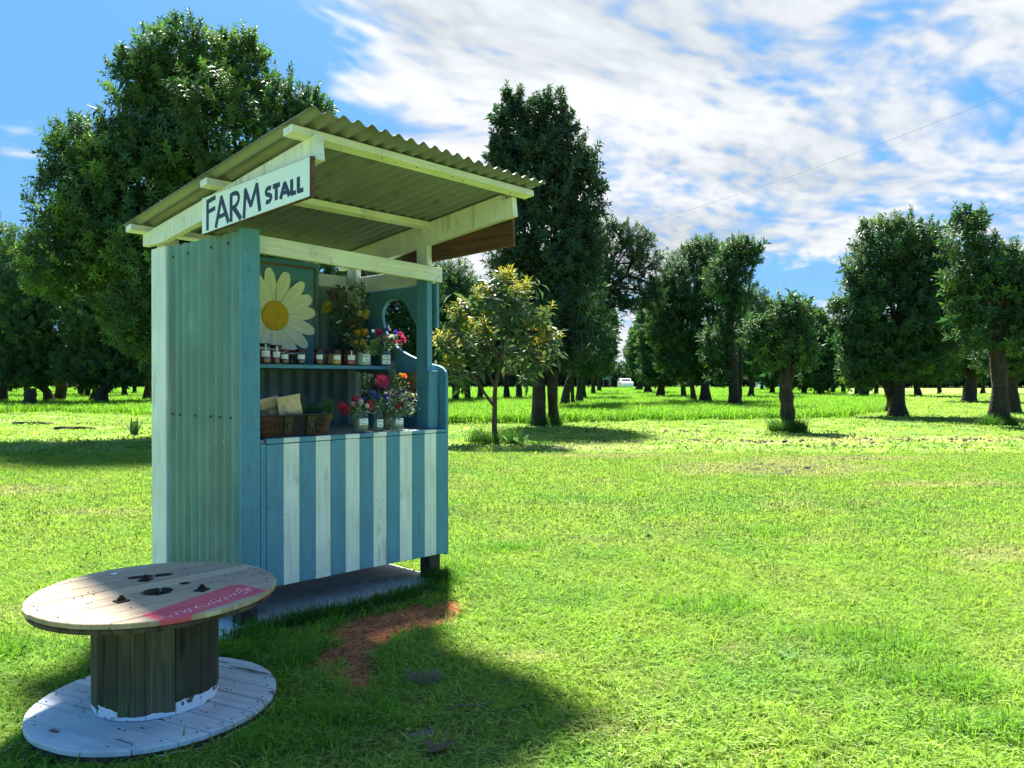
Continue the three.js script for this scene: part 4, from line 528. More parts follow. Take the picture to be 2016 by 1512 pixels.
// ---------------------------------------------------------------- trees
const leafMat = (r, g, b, coat = 0.3) => P({ color: lin(r, g, b), roughness: 1, transmission: 0.42, thickness: 0, clearcoat: coat, clearcoatRoughness: 0.36, specularIntensity: 0.4, side: THREE.DoubleSide });
function sprig(n, len, leaf, wid, droop, seed) {                       // a twig end: leaves set spirally, each folded along its midrib
  const r = RNG(seed), pos = [], idx = [];
  for (let i = 0; i < n; i++) {
    const q = (i + 0.5) / n, a = i * 2.4 + r() * 0.8, el = lerp(0.1, 1.25, q * q) - droop + (r() - 0.5) * 0.5, l = leaf * (0.75 + 0.5 * r()) * (q > 0.8 ? 0.8 : 1), w = wid * (0.8 + 0.4 * r());
    const dir = V(Math.cos(a) * Math.cos(el), Math.sin(el), Math.sin(a) * Math.cos(el)), side = V(-Math.sin(a), 0, Math.cos(a)), up = side.clone().cross(dir).normalize();
    const b = V(0, q * len, 0), m = b.clone().addScaledVector(dir, l * 0.5), e = b.clone().addScaledVector(dir, l).addScaledVector(up, up.y > 0 ? -l * 0.12 : l * 0.12);
    const k = pos.length / 3, f = 0.28 * w * (up.y > 0 ? 1 : -1);
    for (const p of [b, m.clone().addScaledVector(side, w / 2).addScaledVector(up, f), m, m.clone().addScaledVector(side, -w / 2).addScaledVector(up, f), e]) pos.push(p.x, p.y, p.z);
    idx.push(k, k + 1, k + 2, k, k + 2, k + 3, k + 1, k + 4, k + 2, k + 2, k + 4, k + 3);
  }
  const g = new THREE.BufferGeometry(); g.setAttribute('position', new THREE.Float32BufferAttribute(pos, 3)); g.setIndex(idx); g.computeVertexNormals(); return g;
}
const SPRIGS = [sprig(17, 0.28, 0.18, 0.062, 0.0, 1), sprig(15, 0.32, 0.20, 0.066, 0.25, 2)], FARSPRIG = sprig(14, 0.5, 0.34, 0.13, 0.1, 3), YOUNG = sprig(8, 0.16, 0.24, 0.072, 0.7, 4), TIP = sprig(9, 0.10, 0.12, 0.035, -0.15, 5);
const LEAF = leafMat(1, 1, 1), BARK = S({ color: lin(0.10, 0.085, 0.068), map: barkTex, bumpMap: barkBump, bumpScale: 0.03, roughness: 0.95 }), BARKL = S({ color: lin(0.24, 0.19, 0.13), map: barkTex, bumpMap: barkBump, bumpScale: 0.01, roughness: 0.9 });
const Q = new THREE.Quaternion(), M4 = new THREE.Matrix4(), C = new THREE.Color();
function crown(parent, name, geo, mat, items) {                        // items: [position, direction, size, colour]
  const m = new THREE.InstancedMesh(geo, mat, items.length), r = RNG(items.length), roll = new THREE.Quaternion();
  items.forEach(([p, d, s, c], i) => { Q.setFromUnitVectors(SY, d).multiply(roll.setFromAxisAngle(SY, r() * 6.28)); m.setMatrixAt(i, M4.compose(p, Q, V(s, s * (0.85 + 0.3 * r()), s))); m.setColorAt(i, c); });
  m.name = name; m.castShadow = m.receiveShadow = true; m.userData.kind = 'stuff'; parent.add(m); return m;
}
// base: pixel column and row where the trunk meets the ground; lobes: [column, row, half width, half height] in pixels at that distance
function tree(name, label, category, o) {
  const d = EYE * F / (o.v - HY), root = ground(o.u, o.v), g = thing(name, label, category, root, 0, o.group), r = RNG(o.seed ?? (o.u * 7 + o.v * 13 | 0)), k = d / F;
  const lobes = o.lobes.map(([u, v, a, b, dz = 0]) => ({ c: atDepth(u, v, d).sub(root).add(V(0, 0, dz * a * k)), r: V(a * k, b * k, Math.min(a, b * 1.3) * k * 0.95) }));
  const items = [[], []], base = o.color ?? [0.027, 0.086, 0.021], hi = o.hi ?? [0.125, 0.25, 0.018], sz = (o.size ?? 1) * 0.86, dens = (o.dens ?? 1) * 0.66;
  for (const lb of lobes) {
    const area = 4 * Math.PI * Math.pow((Math.pow(lb.r.x * lb.r.y, 1.6) + Math.pow(lb.r.x * lb.r.z, 1.6) + Math.pow(lb.r.y * lb.r.z, 1.6)) / 3, 1 / 1.6), n = Math.round(area * 17 * dens / (sz * sz));
    const off = r() * 100;
    const put = (p, w, lively) => {
      if (p.y < (o.low ?? 0.6)) return;
      let deep = 0; for (const q of lobes) if (q !== lb) { const e = ((p.x - q.c.x) / q.r.x) ** 2 + ((p.y - q.c.y) / q.r.y) ** 2 + ((p.z - q.c.z) / q.r.z) ** 2; if (e < 0.45) deep = 1; }
      if (deep && r() < 0.8) return;
      const dir = w.clone().multiply(V(1, 0.7, 1)).add(V(0, 0.55, 0)).add(V(r() - 0.5, r() - 0.5, r() - 0.5).multiplyScalar(0.8)).normalize();
      const c = lin(...base).lerp(lin(...hi), clamp(lively * (o.young ?? 0.8))).multiplyScalar(0.8 + 0.4 * r());
      items[r() < 0.5 ? 0 : 1].push([p, dir, sz * (0.7 + 0.55 * r()), c]);
    };
    const unit = () => { for (;;) { const w = V(r() * 2 - 1, r() * 2 - 1, r() * 2 - 1), l = w.lengthSq(); if (l < 1 && l > 0.01) return w.normalize(); } };
    // loose leaves over the lobe, then clumps of twigs standing proud of it
    for (let i = 0; i < n * 0.42; i++) { const w = unit(), bump = noise(w.x * 3 + off, w.y * 3 + w.z * 2.3 + off), rad = (0.62 + 0.30 * bump) * (r() < 0.4 ? 0.5 + 0.45 * r() : 0.95); put(V(lb.c.x + w.x * lb.r.x * rad, lb.c.y + w.y * lb.r.y * rad, lb.c.z + w.z * lb.r.z * rad), w, 0.35 * r() * bump); }
    const rc0 = Math.min(0.62 * sz, 0.42 * Math.min(lb.r.x, lb.r.y)), clumps = Math.max(5, Math.round(area / (rc0 * rc0 * 3.4)));
    for (let c = 0; c < clumps; c++) {
      const w = unit(), q = 0.78 + 0.34 * r() * r() + 0.06 * r(), rc = rc0 * (0.5 + 0.85 * r()), cc = V(lb.c.x + w.x * (lb.r.x - rc * 1.05) * q, lb.c.y + w.y * (lb.r.y - rc * 1.05) * q, lb.c.z + w.z * (lb.r.z - rc * 0.9) * q), tone = Math.pow(r(), 1.6);
      for (let i = 0; i < n * 0.66 / clumps; i++) { const v = unit().addScaledVector(w, 0.55).add(V(0, 0.25, 0)).normalize(), rr = rc * (0.7 + 0.4 * r()); put(V(cc.x + v.x * rr, cc.y + v.y * rr * 0.85, cc.z + v.z * rr), v, tone * (0.35 + 0.65 * r())); }
    }
    for (let i = 0; i < n * 0.09; i++) { const w = V(r() * 2 - 1, r() * 2 - 1, r() * 2 - 1).normalize(), q = 0.35 + 0.4 * r(), p = V(lb.c.x + w.x * lb.r.x * q, lb.c.y + w.y * lb.r.y * q, lb.c.z + w.z * lb.r.z * q); if (p.y > (o.low ?? 0.6)) items[i % 2].push([p, V(r() - 0.5, r() - 0.3, r() - 0.5).normalize(), sz * (1.6 + 0.8 * r()), lin(...base)]); }   // foliage inside the crown
    // shoots that stand out of the outline
    const shoots = Math.round((o.shoots ?? 5) * (0.6 + 0.8 * r()));
    for (let s = 0; s < shoots; s++) { const a = r() * 6.28, e = 0.25 + r() * 1.2, w = V(Math.cos(a) * Math.cos(e), Math.sin(e), Math.sin(a) * Math.cos(e)), len = 0.12 + 0.36 * r(); for (let i = 0; i < 4; i++) { const q = i / 4, p = V(lb.c.x + w.x * lb.r.x * 0.86, lb.c.y + w.y * lb.r.y * 0.86, lb.c.z + w.z * lb.r.z * 0.86).addScaledVector(V(w.x * 0.4, 1, w.z * 0.4).normalize(), len * q * sz); items[i % 2].push([p, V(w.x * 0.4 + (r() - 0.5) * 0.3, 1, w.z * 0.4 + (r() - 0.5) * 0.3).normalize(), sz * 0.85, lin(...base).lerp(lin(...hi), 0.5 * r())]); } }
  }
  if (o.far) crown(g, 'crown', FARSPRIG, LEAF, [...items[0], ...items[1]]); else { crown(g, 'crown', SPRIGS[0], LEAF, items[0]); crown(g, 'crown', SPRIGS[1], LEAF, items[1]); }
  // stems and limbs
  const trunkMat = o.bark ?? BARK, stems = o.stems ?? [[o.u, o.v, o.w ?? 26]];
  const tops = lobes.slice().sort((a, b) => a.c.y - b.c.y);
  stems.forEach(([u, v, w, path], i) => {
    const b = ground(u, v).sub(root), rr = w * k / 2, mid = tops[Math.min(i, tops.length - 1)].c, tp = path ? path.map(([pu, pv]) => atDepth(pu, pv, d).sub(root)) : [V(b.x + 0.10 * (mid.x - b.x) + (r() - 0.5) * rr, b.y + (mid.y - b.y) * 0.4, b.z + (r() - 0.5) * rr), b.clone().lerp(mid, 0.8), tops[tops.length - 1 - (i % tops.length)].c];
    const end = tp[tp.length - 1];
    part(g, 'trunk', tube([b.clone().add(V(0, -0.05, 0)), b.clone().add(V(0, 0.12, 0)), ...tp], rr, (q) => rr * (q < 0.1 ? 1.45 - 4.5 * q : 1) * lerp(1, o.taper ?? 0.35, q) * (1 + 0.10 * Math.sin(q * 23 + u)), 12, 26), trunkMat);
    if (!o.far) { const ls = []; for (let j = 0; j < (o.limbs ?? 5); j++) { const lb = lobes[Math.floor(r() * lobes.length)].c, q = 0.35 + 0.5 * r(), pts = [b, ...tp], a = new THREE.CatmullRomCurve3(pts).getPoint(q), e = lb.clone().add(V((r() - 0.5), (r() - 0.5), (r() - 0.5)).multiplyScalar(0.8)); ls.push(tube([a, a.clone().lerp(e, 0.5).add(V((r() - 0.5) * 0.4, 0.25, (r() - 0.5) * 0.4)), e], rr * 0.45, rr * 0.12, 7, 8)); } if (ls.length) part(g, 'limbs', ls, trunkMat); }
  });
  return g;
}
const T = (label, o) => tree('orchard_tree', label, 'tree', o);
// left of the stall
T('huge dense dark green tree rising behind the farm stall roof', { u: 420, v: 859, w: 60, seed: 1, dens: 1.05, shoots: 16, size: 0.82, limbs: 8, lobes: [[185, 320, 88, 88], [150, 420, 88, 105], [230, 470, 110, 120], [270, 300, 75, 70], [130, 530, 90, 80], [372, 135, 105, 80], [470, 145, 62, 75], [300, 185, 88, 85], [555, 225, 82, 68], [610, 250, 45, 45], [430, 300, 195, 160], [290, 400, 160, 170], [420, 540, 200, 170], [600, 390, 105, 150], [330, 630, 130, 110], [470, 690, 90, 60]], hi: [0.16, 0.30, 0.018], young: 1.15 });
T('shaded tree on two trunks behind the lowest boughs of the huge tree', { u: 200, v: 800, w: 22, seed: 2, shoots: 10, size: 1.1, lobes: [[190, 560, 100, 105], [225, 620, 110, 90], [220, 690, 85, 55], [235, 730, 70, 38], [160, 725, 60, 40]], stems: [[200, 800, 22], [180, 796, 13]], young: 0.9 });
T('dark tree with a thick leaning trunk left of the stall', { u: 100, v: 798, w: 26, seed: 3, shoots: 6, lobes: [[60, 550, 78, 100], [100, 640, 95, 80], [40, 660, 70, 60], [90, 700, 70, 45], [55, 730, 65, 38]], stems: [[96, 797, 18], [116, 795, 24]], young: 1 });
T('sunlit leafy tree cut off by the frame beyond the thick leaning trunk', { u: 2, v: 797, w: 20, seed: 4, shoots: 6, lobes: [[-8, 505, 42, 80], [-30, 600, 75, 110], [15, 680, 62, 55]], hi: [0.12, 0.24, 0.018], young: 1.2 });
T('dark tree half hidden by the white corner board of the stall', { u: 300, v: 796, w: 18, seed: 5, lobes: [[310, 640, 90, 90], [270, 690, 70, 45], [350, 560, 90, 110]], stems: [[289, 793, 14], [304, 796, 14]] });
// columnar tree and the row behind it
T('tall dark columnar tree with three pointed leaders', { u: 1073, v: 838, w: 28, seed: 6, dens: 1.25, shoots: 9, young: 0.45, color: [0.021, 0.062, 0.025], hi: [0.085, 0.175, 0.034], lobes: [[1008, 265, 34, 75], [1046, 285, 40, 75], [1088, 255, 42, 65], [1050, 370, 98, 100], [1105, 330, 62, 80], [1072, 490, 112, 120], [1080, 620, 105, 100], [1030, 560, 70, 90], [1090, 690, 75, 50], [988, 345, 34, 70], [1150, 400, 38, 90], [1140, 520, 48, 90]], stems: [[1060, 838, 27, [[1061, 780], [1060, 700], [1055, 560], [1050, 420]]], [1090, 836, 22, [[1088, 780], [1087, 700], [1090, 560], [1095, 400]]]] });
T('loose spreading tree with bare limbs reaching over the grass lane', { u: 1140, v: 800, w: 14, seed: 7, dens: 0.62, shoots: 8, young: 0.5, color: [0.030, 0.070, 0.026], limbs: 12, lobes: [[1205, 470, 50, 36], [1252, 482, 40, 32], [1185, 545, 55, 52], [1270, 530, 36, 34], [1240, 590, 40, 36], [1285, 590, 26, 30], [1160, 500, 38, 55], [1175, 620, 40, 55]], stems: [[1140, 800, 14, [[1150, 680], [1175, 600], [1230, 545], [1285, 560]]], [1140, 800, 11, [[1148, 680], [1180, 540], [1240, 475]]]] });
T('dark tree hugging the tall columnar tree beside the lane', { u: 1112, v: 808, w: 17, seed: 8, young: 0.5, lobes: [[1130, 600, 70, 100], [1150, 680, 60, 75], [1120, 500, 55, 80]], stems: [[1112, 806, 16], [1128, 803, 9]] });
// behind the stall, right side
const BEHIND = 'trees behind the young tree', BL = 'dark orchard tree in the row behind the yellow-tipped young tree';
for (const [u, v, l] of [[862, 794, [[850, 600, 55, 95], [870, 690, 45, 50]]], [897, 795, [[893, 585, 48, 85], [900, 670, 45, 60]]], [921, 791, [[925, 620, 42, 85], [925, 690, 40, 45]]], [945, 789, [[955, 640, 42, 80], [945, 700, 35, 40]]], [998, 790, [[1000, 660, 45, 70]]], [1022, 788, [[1025, 670, 45, 60]]]]) T(BL, { u, v, w: 13, lobes: l, group: BEHIND, shoots: 4 });
T('dark orchard tree seen through the cut-out of the side wall', { u: 800, v: 800, w: 14, seed: 31, lobes: [[800, 560, 75, 110], [770, 660, 70, 80], [840, 680, 55, 60]], shoots: 3 });
T('dark orchard tree seen over the back rail of the stall', { u: 690, v: 802, w: 14, seed: 32, lobes: [[690, 540, 90, 130], [690, 660, 80, 80]], shoots: 3 });
const LANE = 'trees in the rows beside the lane', LL = 'dark tree in the receding row on the columnar tree side of the lane', LR = 'leafy tree in the receding row on the far side of the lane';
for (const [u, v, l] of [[1150, 789, [[1165, 640, 45, 80], [1165, 700, 38, 42]]], [1168, 780, [[1182, 680, 30, 60]]], [1180, 774, [[1190, 705, 18, 40]]]]) T(LL, { u, v, w: 9, lobes: l, group: LANE, far: 1, size: 1.0, shoots: 2 });
for (const [u, v, l] of [[1258, 771, [[1254, 705, 24, 46]]], [1276, 777, [[1272, 680, 34, 72], [1280, 720, 38, 38]]], [1300, 785, [[1300, 650, 42, 88], [1306, 715, 46, 44]]]]) T(LR, { u, v, w: 16, lobes: l, group: LANE, far: 1, size: 1.0, shoots: 3, low: 0.3 });
// right of the lane
T('round dark tree on two dark trunks at the edge of the tall grass', { u: 1375, v: 797, w: 18, seed: 11, shoots: 8, lobes: [[1355, 555, 66, 72], [1385, 505, 48, 36], [1335, 640, 72, 85], [1400, 630, 78, 85], [1370, 715, 85, 45], [1310, 600, 42, 55]], stems: [[1347, 789, 11], [1366, 794, 12], [1389, 798, 20]], young: 0.9 });
T('tall pruned tree with a long bare trunk and tufted top', { u: 1447, v: 806, w: 24, seed: 12, shoots: 8, limbs: 4, lobes: [[1450, 505, 30, 34], [1478, 505, 20, 22], [1425, 555, 40, 50], [1455, 570, 28, 40], [1405, 690, 28, 40], [1425, 735, 18, 28], [1440, 650, 24, 40]], stems: [[1447, 806, 25, [[1443, 740], [1434, 640], [1445, 540], [1452, 500]]], [1453, 804, 14, [[1458, 730], [1457, 680]]]], young: 1, taper: 0.45 });
T('dark leafy tree pressed behind the long bare trunk', { u: 1478, v: 786, w: 12, seed: 13, lobes: [[1485, 620, 48, 65], [1470, 700, 55, 45], [1510, 660, 40, 45]], shoots: 4 });
T('small pollarded tree on a thick stump-like trunk standing in the lawn', { u: 1552, v: 849, w: 29, seed: 14, dens: 1.5, size: 0.85, shoots: 7, limbs: 6, lobes: [[1553, 635, 36, 45], [1575, 655, 22, 40], [1500, 668, 32, 22], [1520, 690, 38, 30], [1548, 700, 46, 36], [1575, 705, 26, 30]], stems: [[1552, 849, 29, [[1550, 800], [1546, 752], [1548, 735]]], [1549, 760, 0.01]].slice(0, 1), taper: 0.85, hi: [0.14, 0.25, 0.018], young: 1.1 });
const ORC = 'far trees in the orchard rows';
const FARROWS = [[1520, 779, [[1520, 640, 38, 45], [1515, 700, 42, 45]]], [1582, 780, [[1590, 655, 38, 60], [1590, 715, 40, 35]], 10], [1617, 782, [[1612, 670, 36, 62], [1615, 725, 36, 28]], 10], [1640, 777, [[1640, 680, 34, 45]]], [1660, 776, [[1665, 690, 34, 48]]], [1688, 779, [[1690, 690, 40, 50]], 12], [1725, 776, [[1728, 690, 40, 50]]], [1808, 782, [[1805, 690, 55, 50]], 14], [1850, 776, [[1850, 690, 45, 50]]], [1988, 778, [[1985, 690, 45, 50]]], [1560, 772, [[1556, 700, 34, 40]], 7], [1500, 771, [[1498, 700, 34, 40]], 7], [1750, 771, [[1750, 700, 30, 38]], 7], [1935, 774, [[1935, 700, 36, 40]], 8], [55, 784, [[50, 690, 60, 55]], 11], [160, 782, [[160, 690, 60, 55]], 12], [172, 786, [[180, 680, 55, 55]], 12], [245, 784, [[240, 690, 60, 50]], 12], [265, 778, [[262, 695, 50, 45]], 9], [120, 775, [[125, 700, 50, 45]], 8], [20, 776, [[10, 700, 50, 45]], 9]];
for (const f of FARROWS) for (const q of f[2]) { q[1] += 12; q[3] += 8; }
for (const [u, v, l, w = 9] of FARROWS) T(u < 300 ? 'small dark tree deep in the shade behind the huge tree' : u < 1570 ? 'small dark tree far back behind the pollarded tree' : u < 1790 ? 'small dark tree far back between the pollarded tree and the big round tree' : 'small dark tree far back behind the big round and ivy-clad trees', { u, v, w, lobes: l, group: ORC, far: 1, size: 0.9, shoots: 3 });
T('big round tree with a thick dark trunk on the open lawn', { u: 1765, v: 820, w: 33, seed: 15, dens: 1.1, shoots: 11, lobes: [[1735, 515, 72, 80], [1785, 490, 64, 62], [1838, 540, 60, 85], [1698, 600, 56, 75], [1760, 630, 95, 80], [1850, 640, 72, 72], [1690, 680, 40, 48], [1740, 715, 60, 42], [1810, 705, 70, 48], [1690, 735, 40, 30]], stems: [[1768, 820, 30, [[1767, 770], [1762, 720], [1775, 620], [1790, 520]]], [1752, 812, 17, [[1748, 775], [1735, 730], [1715, 640]]]], hi: [0.13, 0.235, 0.022], young: 1 });
T('tall tree with an ivy-clad grey trunk cut off by the frame', { u: 1966, v: 837, w: 34, seed: 16, dens: 1.05, shoots: 10, lobes: [[1903, 475, 40, 50], [1950, 545, 50, 62], [2005, 560, 60, 70], [1900, 560, 36, 60], [1925, 650, 40, 55], [1990, 660, 40, 50], [2050, 600, 60, 100], [1905, 610, 26, 40]], stems: [[1966, 837, 34, [[1968, 760], [1962, 660], [1968, 600], [1985, 520]]]], taper: 0.5, hi: [0.13, 0.24, 0.02], young: 1.1, limbs: 8 });
T('dark tree with a flared trunk in the shade behind the big round tree', { u: 1908, v: 792, w: 26, seed: 17, lobes: [[1890, 650, 70, 80], [1920, 700, 62, 45], [1870, 700, 50, 40]], shoots: 4 });
T('dark tree standing close behind the ivy-clad grey trunk', { u: 1996, v: 812, w: 24, seed: 18, lobes: [[2010, 620, 60, 100], [2000, 700, 55, 45], [1960, 700, 40, 40]], shoots: 4 });
T('dark tree beside the big round tree with a leaning trunk', { u: 1700, v: 786, w: 20, seed: 19, lobes: [[1690, 665, 44, 60], [1700, 715, 50, 35]], shoots: 4 });
// young tree with yellow new growth
{
  const u0 = 973, v0 = 871, d = EYE * F / (v0 - HY), root = ground(u0, v0), g = thing('young_tree', 'slender young tree with yellow new leaf tips on the lawn', 'tree', root), r = RNG(64), k = d / F;
  const Lp = (u, v, z = 0) => atDepth(u, v, d).sub(root).add(V(0, 0, z));
  part(g, 'trunk', tube([V(0, -0.04, 0), V(0, 0.1, 0), Lp(974, 812), Lp(975, 765), Lp(985, 715), Lp(988, 660), Lp(985, 600), Lp(985, 568)], 0.062, 0.014, 10, 30), BARKL);
  const br = [[[974, 800], [955, 775], [940, 748], [925, 738]], [[940, 748], [925, 700], [905, 650], [898, 612]], [[975, 765], [955, 715], [945, 670], [935, 640]], [[985, 715], [1020, 680], [1050, 650], [1065, 628]], [[988, 690], [1010, 630], [1025, 590], [1030, 575]], [[985, 715], [960, 660], [950, 600], [955, 580]], [[988, 720], [1030, 710], [1070, 690], [1085, 665]], [[925, 738], [900, 720], [880, 690], [868, 672]], [[986, 650], [985, 590], [992, 555], [990, 548]], [[990, 735], [1030, 735], [1050, 720], [1060, 700]], [[935, 745], [915, 745], [895, 735], [885, 730]]], limbs = [], old = [], tips = [];
  br.forEach((b, i) => { const z = (r() - 0.5) * 1.1, pts = b.map(([u, v], j) => Lp(u, v, z * j / 3)), c = new THREE.CatmullRomCurve3(pts); limbs.push(tube(pts, i < 1 ? 0.042 : 0.026, 0.008, 7, 10)); for (let n = 0; n < 15; n++) { const q = i === 0 ? 0.85 + 0.15 * r() : 0.25 + 0.75 * r(), p = c.getPoint(q).add(V((r() - 0.5) * 0.46, (r() - 0.62) * 0.40, (r() - 0.5) * 0.6)), w = V(r() - 0.5, 0.1 + r() * 0.5, r() - 0.5).normalize(); if (i) old.push([p, w, 0.8 + 0.5 * r(), lin(0.060, 0.110, 0.030).multiplyScalar(0.8 + 0.5 * r())]); } if (i) for (let n = 0; n < 17; n++) { const q = 0.55 + 0.45 * r(), p = c.getPoint(q).add(V((r() - 0.5) * 0.42, 0.0 + r() * 0.18, (r() - 0.5) * 0.5)); tips.push([p, V((r() - 0.5) * 0.6, 1, (r() - 0.5) * 0.6).normalize(), 0.8 + 0.6 * r(), lin(0.34, 0.27, 0.016).lerp(lin(0.16, 0.23, 0.018), r() * 0.9)]); } });
  part(g, 'branches', limbs, BARKL);
  crown(g, 'crown', YOUNG, leafMat(1, 1, 1, 0.5), old); tag(crown(g, 'new_growth', TIP, leafMat(1, 1, 1, 0.2), tips), 'yellow-green new leaf tips');
}
// far wood closing the view between the trunks
{
  const r = RNG(900), items = [];
  for (let i = 0; i < 30000; i++) { const x = -130 + 260 * r(), d = 122 + 12 * r(), u = CX + F * x / d, top = (u > 1192 && u < 1236 ? 2.6 : 5.5) + 3.0 * fbm(x * 0.13, 4, 3); items.push([V(x, top * r() * (r() < 0.4 ? 0.4 : 1), -d), V(r() - 0.5, 0.6, r() - 0.5).normalize(), 1.5 + r(), lin(0.022, 0.060, 0.020).multiplyScalar(0.7 + 0.7 * r())]); }
  const m = crown(scene, 'distant_wood', FARSPRIG, LEAF, items); m.name = 'distant_wood'; tag(m, 'dark band of distant woodland closing off the orchard', 'woodland', null, 'stuff');
}
// ---------------------------------------------------------------- grass
const blade = (h, w, lean, az, x, z, curl, pos, idx) => { const k = pos.length / 3, c = Math.cos(az), s = Math.sin(az), sx = -s * w / 2, sz = c * w / 2, p1 = [x + c * lean * h * 0.35, h * 0.6, z + s * lean * h * 0.35], p2 = [x + c * lean * h, h * (1 - curl * 0.35), z + s * lean * h]; pos.push(x - sx, -0.004, z - sz, x + sx, -0.004, z + sz, p1[0] - sx * 0.8, p1[1], p1[2] - sz * 0.8, p1[0] + sx * 0.8, p1[1], p1[2] + sz * 0.8, ...p2); idx.push(k, k + 1, k + 2, k + 1, k + 3, k + 2, k + 2, k + 3, k + 4); };
function tuft(n, h, w, rad, lean, seed) { const r = RNG(seed), pos = [], idx = []; for (let i = 0; i < n; i++) { const a = r() * 6.28, q = rad * Math.sqrt(r()); blade(h * (0.5 + 0.8 * r()), w * (0.7 + 0.6 * r()), lean * (0.3 + r()), r() * 6.28, Math.cos(a) * q, Math.sin(a) * q, r(), pos, idx); } const g = new THREE.BufferGeometry(); g.setAttribute('position', new THREE.Float32BufferAttribute(pos, 3)); g.setIndex(idx); g.computeVertexNormals(); return g; }
const GRASS = P({ color: lin(1, 1, 1), roughness: 1, specularIntensity: 0.25, transmission: 0.5, thickness: 0, side: THREE.DoubleSide });
function field(name, geo, list, label, category = 'grass') { const m = new THREE.InstancedMesh(geo, GRASS, list.length), e = new THREE.Euler(); list.forEach(([x, d, s, sy, c], i) => { const k = h2(i, 77); m.setMatrixAt(i, M4.compose(V(x, -0.006, -d), Q.setFromEuler(e.set((h2(i, 3) - 0.5) * 0.3, k * 6.28, (h2(i, 4) - 0.5) * 0.3)), V(s, sy, s))); m.setColorAt(i, c); }); m.name = name; m.castShadow = m.receiveShadow = true; scene.add(m); return tag(m, label, category, null, 'stuff'); }
const blocked = (x, d) => { if (Math.hypot(x - SPOOL.x, d + SPOOL.z) < SPOOL_R + 0.005) return true; const [t, s] = toStall(x, d); return t > -0.15 && t < 1.33 && s > (t < 1 ? lerp(-0.07, -0.14, t) : -0.10) && s < 0.98; };
{
  const r = RNG(2024), near = [], mid = [], tall = [], lush = [], straw = [], far = [];
  const grassTone = (x, d) => { const c = lawnColor(x, d, new THREE.Color()); return c.multiplyScalar(0.55 + 0.9 * r()).lerp(lin(0.30, 0.26, 0.10), r() < 0.06 ? 0.5 : 0); };
  const spread = (n, d0, d1, fn) => { for (let i = 0; i < n; i++) { const d = Math.sqrt(lerp(d0 * d0, d1 * d1, r())), x = (r() * 2 - 1) * (0.72 * d + 0.9); fn(x, d); } };
  const bare = (x, d) => r() < soilAt(x, d) * 1.02;
  spread(84000, 1.6, 7.4, (x, d) => { if (r() < sstep(4.2, 7.4, d) || blocked(x, d) || bare(x, d)) return; const dry = dryAt(x, d), s = 0.8 + 0.6 * r(); near.push([x, d, s * 1.1, s * (1 - 0.35 * dry) * (0.55 + 0.5 * r()), grassTone(x, d).multiplyScalar(1.12)]); });
  spread(60000, 4.2, 13, (x, d) => { if (r() > sstep(4.2, 7.2, d) || blocked(x, d) || bare(x, d)) return; const s = 1.1 + 0.8 * r(); mid.push([x, d, s, s * 0.75, grassTone(x, d)]); });
  spread(46000, 12.8, 62, (x, d) => { if (tallAt(x, d) || (d > 30 && r() < 0.35)) return; const s = (2.0 + 1.4 * r()) * Math.max(1, d / 26); far.push([x, d, s, s * 0.42, grassTone(x, d)]); });
  spread(4500, 1.6, 12, (x, d) => { if (blocked(x, d) || soilAt(x, d) > 0.3) return; if (r() > 0.25 + 1.2 * dryAt(x, d)) return; straw.push([x, d, 0.8 + 0.7 * r(), 0.5 + 0.5 * r(), lin(0.30, 0.235, 0.09).multiplyScalar(0.7 + 0.5 * r())]); });
  // taller tussocks the mower missed
  const lushSpots = [[1690, 1262, 0.30, 0.10], [1760, 1290, 0.22, 0.08], [1820, 1345, 0.25, 0.10], [1880, 1370, 0.15, 0.08], [900, 1130, 0.14, 0.16], [870, 1165, 0.08, 0.05], [1000, 1085, 0.25, 0.12], [560, 1228, 0.35, 0.04], [640, 1208, 0.25, 0.03], [500, 1262, 0.10, 0.04], [880, 1150, 0.08, 0.06], [1400, 1200, 0.3, 0.15], [30, 1290, 0.2, 0.2], [460, 1290, 0.15, 0.08], [700, 1430, 0.25, 0.1], [550, 1480, 0.2, 0.1], [1950, 1440, 0.2, 0.1], [620, 1300, 0.2, 0.1], [1500, 1050, 0.4, 0.2]];
  for (const [u, v, a, b] of lushSpots) { const p = ground(u, v); for (let i = 0; i < 380 * Math.sqrt(a * b) + 12; i++) { const q = Math.sqrt(-2 * Math.log(1 - 0.95 * r())) * 0.6, w = r() * 6.28, x = p.x + Math.cos(w) * q * a, d = -p.z + Math.sin(w) * q * b; if (blocked(x, d) || soilAt(x, d) > 0.5) continue; lush.push([x, d, 0.9 + 0.5 * r(), 0.45 + 0.6 * r(), lin(0.120, 0.285, 0.012).multiplyScalar(0.8 + 0.5 * r())]); } }
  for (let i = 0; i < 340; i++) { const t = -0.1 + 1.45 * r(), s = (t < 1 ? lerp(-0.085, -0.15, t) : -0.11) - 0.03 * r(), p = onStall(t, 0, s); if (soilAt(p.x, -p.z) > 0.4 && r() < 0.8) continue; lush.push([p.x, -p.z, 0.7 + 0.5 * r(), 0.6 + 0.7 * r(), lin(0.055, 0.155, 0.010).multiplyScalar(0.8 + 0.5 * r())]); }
  for (const [u, v, n, a] of [[1552, 851, 130, 0.42], [975, 872, 70, 0.5], [1966, 838, 110, 0.5], [1075, 838, 80, 0.5], [865, 1152, 60, 0.07]]) { const p = ground(u, v); for (let i = 0; i < n; i++) { const w = r() * 6.28, q = a * (0.35 + 0.65 * r()); lush.push([p.x + Math.cos(w) * q, -p.z + Math.sin(w) * q * 0.7, u === 865 ? 1 : 2.2 + r(), u === 865 ? 1.3 : 2.2 + 2 * r(), lin(0.050, 0.140, 0.012).multiplyScalar(0.7 + 0.6 * r())]); } }
